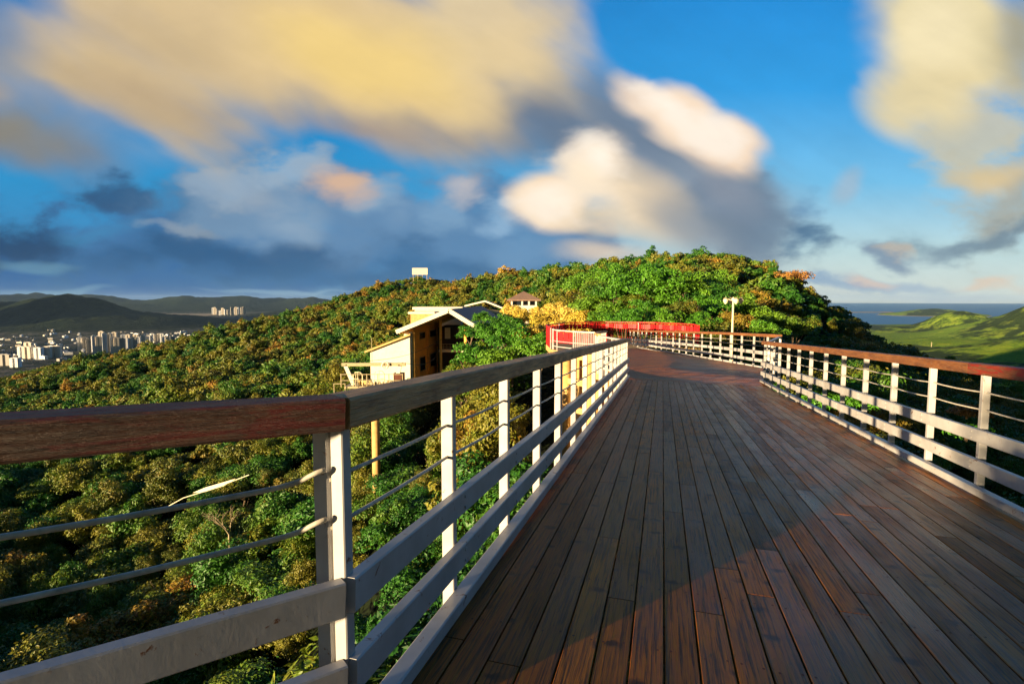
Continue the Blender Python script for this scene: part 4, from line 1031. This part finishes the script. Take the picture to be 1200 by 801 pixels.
def pavilion():
    D = 96; a, b_ = Q(594, 351, D), Q(634, 351, D); ap = Q(614, 341, D + 3); cx = (a.x + b_.x) / 2; hw = (b_.x - a.x) / 2
    h = empty('pavilion', (cx, D + 3, 0)); tag(h, 'small pavilion with a brown pyramid roof above the yellow trees', 'pavilion')
    b = MB(); e = [Vector((-hw, -3, 0)), Vector((hw, -3, 0)), Vector((hw, 3, 0)), Vector((-hw, 3, 0))]; d = Vector((0, 0, -.2)); top_ = Vector((0, 0, ap.z))
    b.add([v + d for v in e] + e + [top_], [(3, 2, 1, 0), (0, 1, 5, 4), (1, 2, 6, 5), (2, 3, 7, 6), (3, 0, 4, 7), (4, 5, 8), (5, 6, 8), (6, 7, 8), (7, 4, 8)]); b.build('roof', M['roof_brown'], h)
    MB().box((0, 0, -2.6), (hw * 1.55, 4.4, 3.2)).build('wall', M['plaster'], h)
    for x in (-hw * .72, -.3, .9, hw * .72): MB().box((x, -2.15, -.6), (.28, .28, .9)).build('pillar', M['plaster'], h)
    MB().box((0, .2, -.6), (hw * 1.4, 3.6, .8)).build('window_band', M['glass'], h)
    for px0, px1, py0, py1, DD, lb in ((602, 620, 373, 386, 67, 'white retaining wall below the pavilion'), (664, 681, 357, 366, 71, 'small white wall among the yellow trees'), (600, 690, 368, 376, 95, 'long pale terrace wall behind the yellow trees')):
        p, q2 = Q(px0, py0, DD), Q(px1, py1, DD); o = MB().box(((p.x + q2.x) / 2, DD, (p.z + q2.z) / 2 - .4), (q2.x - p.x, .5, p.z - q2.z + .8)).build('terrace_wall', M['plaster']); tag(o, lb, 'wall')
pavilion()

# ------------------------------------------------------------------ ropeway tower below the house
def ropeway():
    D = 45.0; c = Q(440, 490, D); X = c.x; zf = Q(440, 452, D).z
    r = empty('ropeway_tower', (X, D, zf)); tag(r, 'cream ropeway tower with wheel and platform on a yellow column left of the house', 'tower')
    MB().tube([(0, 0, -.1), (0, 0, -9.5)], .34, 16).build('column', M['ochre2'], r, True)
    MB().box((0.0, 0, 0), (4.6, 1.6, .18)).build('platform', M['metal'], r)
    for x0, x1 in ((-1.75, -2.4), (1.65, 2.15)): MB().beam((x0, 0, .1), (x1, 0, 1.75), .22, .3).build('splayed_leg', M['plaster'], r)
    MB().beam((-2.7, 0, 1.8), (2.6, 0, 1.8), .22, .26).build('cross_beam', M['metal'], r)
    def ring(cx, cz, rad, rr):
        b = MB(); n = 20; pts = [Vector((cx + rad * cos(2 * pi * k / n), -.25, cz + rad * sin(2 * pi * k / n))) for k in range(n + 1)]; b.tube(pts, rr, 6); return b
    wl = ring(.95, 1.75, .27, .06).build('wheel', M['plaster'], r, True)
    MB().beam((.7, -.25, 1.75), (1.2, -.25, 1.75), .05, .05).beam((.95, -.25, 1.5), (.95, -.25, 2.0), .05, .05, up=(1, 0, 0)).build('spokes', M['metal'], wl)
    for x, y in ((-2.5, -.95), (-1.3, -.95), (-.4, -.95), (.5, -.95), (1.4, -.95), (2.5, -.95)): MB().box((x, y, .6), (.06, .06, 1.1)).build('rail_post', M['metal'], r)
    for z in (.6, 1.1): MB().beam((-2.55, -.95, z), (2.55, -.95, z), .05, .05).build('guard_rail', M['metal'], r)
    for cx, rw, zt in ((-1.2, .38, 1.25), (.55, .42, 1.35)):
        b = MB(); pts = [Vector((cx - rw, -.7, .1)), Vector((cx - rw, -.7, zt - .25)), Vector((cx - rw * .6, -.7, zt - .03)), Vector((cx, -.7, zt)), Vector((cx + rw * .6, -.7, zt - .03)), Vector((cx + rw, -.7, zt - .25)), Vector((cx + rw, -.7, .1))]
        b.tube(pts, .04, 6).tube([Vector((cx, -.7, .1)), Vector((cx, -.7, zt))], .025, 5).tube([Vector((cx - rw, -.7, .7)), Vector((cx + rw, -.7, .7))], .025, 5); b.build('ladder_cage', M['lantern'], r, True)
    MB().box((2.0, .2, .65), (.8, .7, .85)).build('motor_box', M['rust'], r)
    MB().box((-.9, .4, .3), (1.0, .5, .4)).build('sheave_box', M['ochre2'], r)
    b = MB()
    for k in range(5): b.tube([Vector((-.5 + k * .32, -.45, .28)), Vector((-.5 + k * .32, -.25, .28))], .13, 10)
    b.build('sheaves', M['metal'], r)
    MB().box((-2.6, -.5, -.55), (1.1, .9, .12)).build('side_step', M['ochre2'], r)
    for x in (-3.1, -2.2): MB().box((x, -.9, -.1), (.05, .05, .9)).build('step_post', M['metal'], r)
    MB().beam((-3.15, -.9, .32), (-2.15, -.9, .32), .05, .05).build('step_rail', M['metal'], r)
    for dx, tgt in ((-2.4, Q(520, 396, 84)), (2.3, Q(516, 412, 84))):
        a = Vector((X + dx, D, zf + 1.95)); pts = [a.lerp(tgt, k / 10) - Vector((0, 0, .9 * sin(pi * k / 10))) for k in range(11)]
        o = MB().tube(pts, .022, 5).build('haul_cable', M['darkwood']); tag(o, 'thin dark ropeway cable running from the tower toward the house', 'cable', 'ropeway cables')
ropeway()
p = Q(436, 424, 70); o = MB().tube([p, Vector((p.x, 70, p.z + 3.1))], .035, 6).build('thin_mast', M['metal']); tag(o, 'thin pale mast standing beside the lean-to', 'mast')
# hilltop billboard, seen from a distance: board on legs with rows of pale letters too small to read
def board():
    D = 296; a, b_ = Q(483, 313, D), Q(501, 320.5, D); cx = (a.x + b_.x) / 2; w_ = b_.x - a.x; h_ = a.z - b_.z
    r = empty('hilltop_sign', (cx, D, b_.z - .5)); tag(r, 'pale yellow slatted board on the leftmost hilltop', 'board')
    MB().box((0, 0, h_ / 2), (w_, .2, h_)).build('panel', M['lantern'], r)
    for k in range(3): MB().box((0, -.16, h_ * (.2 + .3 * k)), (w_ + .1, .1, .18)).build('slat', M['metal'], r)
    for x in (-w_ * .45, -w_ * .15, w_ * .15, w_ * .45): MB().box((x, .25, h_ / 2 - 2.5), (.2, .2, h_ + 5)).build('leg', M['metal'], r)
board()

# ------------------------------------------------------------------ town in the valley
def m_tower(name, c):
    m, t, b = mat(name); o = t.node('ShaderNodeTexCoord').outputs['Object']; s = t.node('ShaderNodeSeparateXYZ'); t.l.new(o, s.inputs[0])
    fx = t.math('FRACT', t.math('MULTIPLY', t.math('ADD', s.outputs[0], s.outputs[1]), .27)); fz = t.math('FRACT', t.math('MULTIPLY', s.outputs[2], .33))
    wn = t.math('MULTIPLY', t.math('MULTIPLY', t.math('GREATER_THAN', fx, .35), t.math('GREATER_THAN', fz, .4)), .75)
    t.l.new(t.mix(wn, s2l(c), (.05, .06, .08)), b.inputs['Base Color']); b.inputs['Roughness'].default_value = .6; return m
MT = [m_tower('apartment_wall_white', '#eceef2'), m_tower('apartment_wall_cream', '#e2d8c8'), m_tower('apartment_wall_grey', '#a9a59c')]
def tower_mesh(w_, d, h, n=2):
    b = MB(); b.box((0, 0, h / 2), (w_, d * .62, h)); b.box((-w_ * .28, 0, h / 2 - .8), (w_ * .3, d, h - 1.6)); b.box((w_ * .28, 0, h / 2 - .8), (w_ * .3, d, h - 1.6))
    b.box((0, 0, h + 2), (w_ * .4, d * .4, 4)); b.box((-w_ * .28, 0, h + .6), (w_ * .2, d * .5, 2.4)); return b
protos = []
for k in range(5):
    b = tower_mesh(28 + 4 * k % 12, 20, 78 + 6 * (k % 3)); me = bpy.data.meshes.new('apartment_tower'); me.from_pydata(b.v, [], b.f); me.update(); me.materials.append(MT[k % 3 if k < 3 else k - 3]); protos.append(me)
rt = random.Random(5)
def tower(px, pyb, hpx, k, label, group, rz, sx=1.0):
    D = 250 * F / (pyb - 351) * .985; x = (px - 600) / F * D; z = float(ground([x], [D])[0]); o = bpy.data.objects.new('apartment_tower', protos[k]); col.objects.link(o)
    o.location = (x, D, z - 1); o.rotation_euler = (0, 0, rz); hh = max(v.co.z for v in protos[k].vertices); o.scale = (sx, sx, hpx / F * D / hh)
    tag(o, label, 'apartment tower', group)
for i, (px, pb, hp) in enumerate([(92, 411, 17), (98, 411, 17), (103, 413, 17), (109, 414, 22), (114, 415, 22), (121, 413, 24), (118, 411, 24), (126, 412, 22), (131, 414, 20), (135, 414, 20), (128, 409, 20), (133, 407, 19), (141, 411, 16), (146, 409, 14), (151, 408, 13), (143, 405, 14), (149, 404, 13), (156, 406, 12), (161, 405, 11), (166, 404, 12), (171, 402, 9), (158, 402, 11), (164, 400, 10), (176, 401, 9), (182, 400, 9), (189, 401, 11), (195, 400, 6), (201, 399, 6), (178, 397, 7), (186, 396, 6)]):
    tower(px, pb, hp, i % 5, 'pale high rise tower ' + ('at the left end' if px < 106 else 'in the middle' if px < 138 else 'right of the middle' if px < 160 else 'at the right end') + ' of the sunlit valley cluster, ' + ('tallest row' if hp > 19 else 'middle row' if hp > 12 else 'low far row'), 'sunlit apartment towers in the valley', rt.uniform(.3, .8), .75)
for i, (px, pb, hp) in enumerate([(24, 419, 14), (30, 420, 15), (36, 419, 14), (43, 420, 14), (52, 419, 14), (58, 418, 14), (64, 418, 14), (4, 428, 14), (15, 430, 12), (32, 414, 14)]):
    tower(px, pb, hp, i % 5, 'grey slab apartment block in the shaded group at the far left', 'shaded apartment blocks in the valley', .15, 1.1)
for i in range(13):
    px = 249 + i * 3.2 + rt.uniform(-1, 1); D = 8800 + rt.uniform(-500, 500); x = (px - 600) / F * D; z = float(ground([x], [D])[0]); o = bpy.data.objects.new('apartment_tower', protos[i % 5]); col.objects.link(o)
    o.location = (x, D, max(z, SEA + 3)); o.rotation_euler = (0, 0, rt.uniform(.2, .9)); k = rt.uniform(1.0, 1.6); o.scale = (1.2, 1.2, k * .9); tag(o, 'tiny pale tower in the far town below the mountains', 'apartment tower', 'towers of the far town')
lowp = []
for k in range(4):
    b = MB(); b.box((0, 0, 5), (26 + 8 * k, 14, 10 + 2 * k)); b.box((4, 0, 11 + k), (8, 6, 3)); me = bpy.data.meshes.new('town_building'); me.from_pydata(b.v, [], b.f); me.update(); me.materials.append(MT[(0, 1, 2, 0)[k]]); lowp.append(me)
cnt = 0
while cnt < 170:
    u = rt.random(); px = rt.choice((rt.uniform(-10, 95), rt.uniform(90, 230), rt.uniform(150, 235))); py = rt.uniform(391, 428) if px < 100 else rt.uniform(391, 414)
    if px > 150 and py > 402: continue
    D = 250 * F / (py - 351); x = (px - 600) / F * D; z = float(ground([x], [D])[0])
    if z > SEA + 40: cnt += 1; continue
    o = bpy.data.objects.new('town_building', lowp[rt.randrange(4)]); col.objects.link(o); o.location = (x, D, z - 1); o.rotation_euler = (0, 0, rt.uniform(0, 3.1)); s = rt.uniform(.4, .9); o.scale = (s, s, s * rt.uniform(.7, 1.6)); cnt += 1
    tag(o, 'small low building on the valley floor ' + ('left of the shaded blocks' if px < 24 else 'among the shaded blocks' if px < 70 else 'between the two tower groups' if px < 92 else 'beside the sunlit towers' if px < 160 else 'right of the sunlit towers') + (', near' if py > 412 else ', far' if py < 400 else ', middle distance'), 'building', 'low buildings of the valley town')
for px, py, D in ((1092, 397, 2400), (1192, 385, 2600)):
    p = Q(px, py, D); z = float(ground([p.x], [D])[0]); o = MB().tube([(0, 0, 0), (0, 0, 22)], [1.6, .6], 6).box((0, 0, 17), (9, .8, .8)).box((0, 0, 12), (7, .8, .8)).build('pylon', M['metal']); o.location = (p.x, D, z)
    tag(o, 'pale power pylon on the green hillside ' + ('near the shadowed hill' if px < 1150 else 'at the right edge'), 'pylon')

# ------------------------------------------------------------------ air between here and the mountains
hm = bpy.data.materials.new('thin_blue_air'); hm.use_nodes = True; hn = NT(hm.node_tree); hn.n.clear()
pv = hn.node('ShaderNodeVolumePrincipled'); pv.inputs['Color'].default_value = (.38, .62, 1, 1); pv.inputs['Density'].default_value = 1.0e-5
hn.l.new(pv.outputs[0], hn.node('ShaderNodeOutputMaterial').inputs['Volume'])
hz = MB().box((0, 0, (SEA - 30 + 330) / 2), (100000, 100000, 330 - (SEA - 30))).build('haze', hm); tag(hz, kind='stuff')
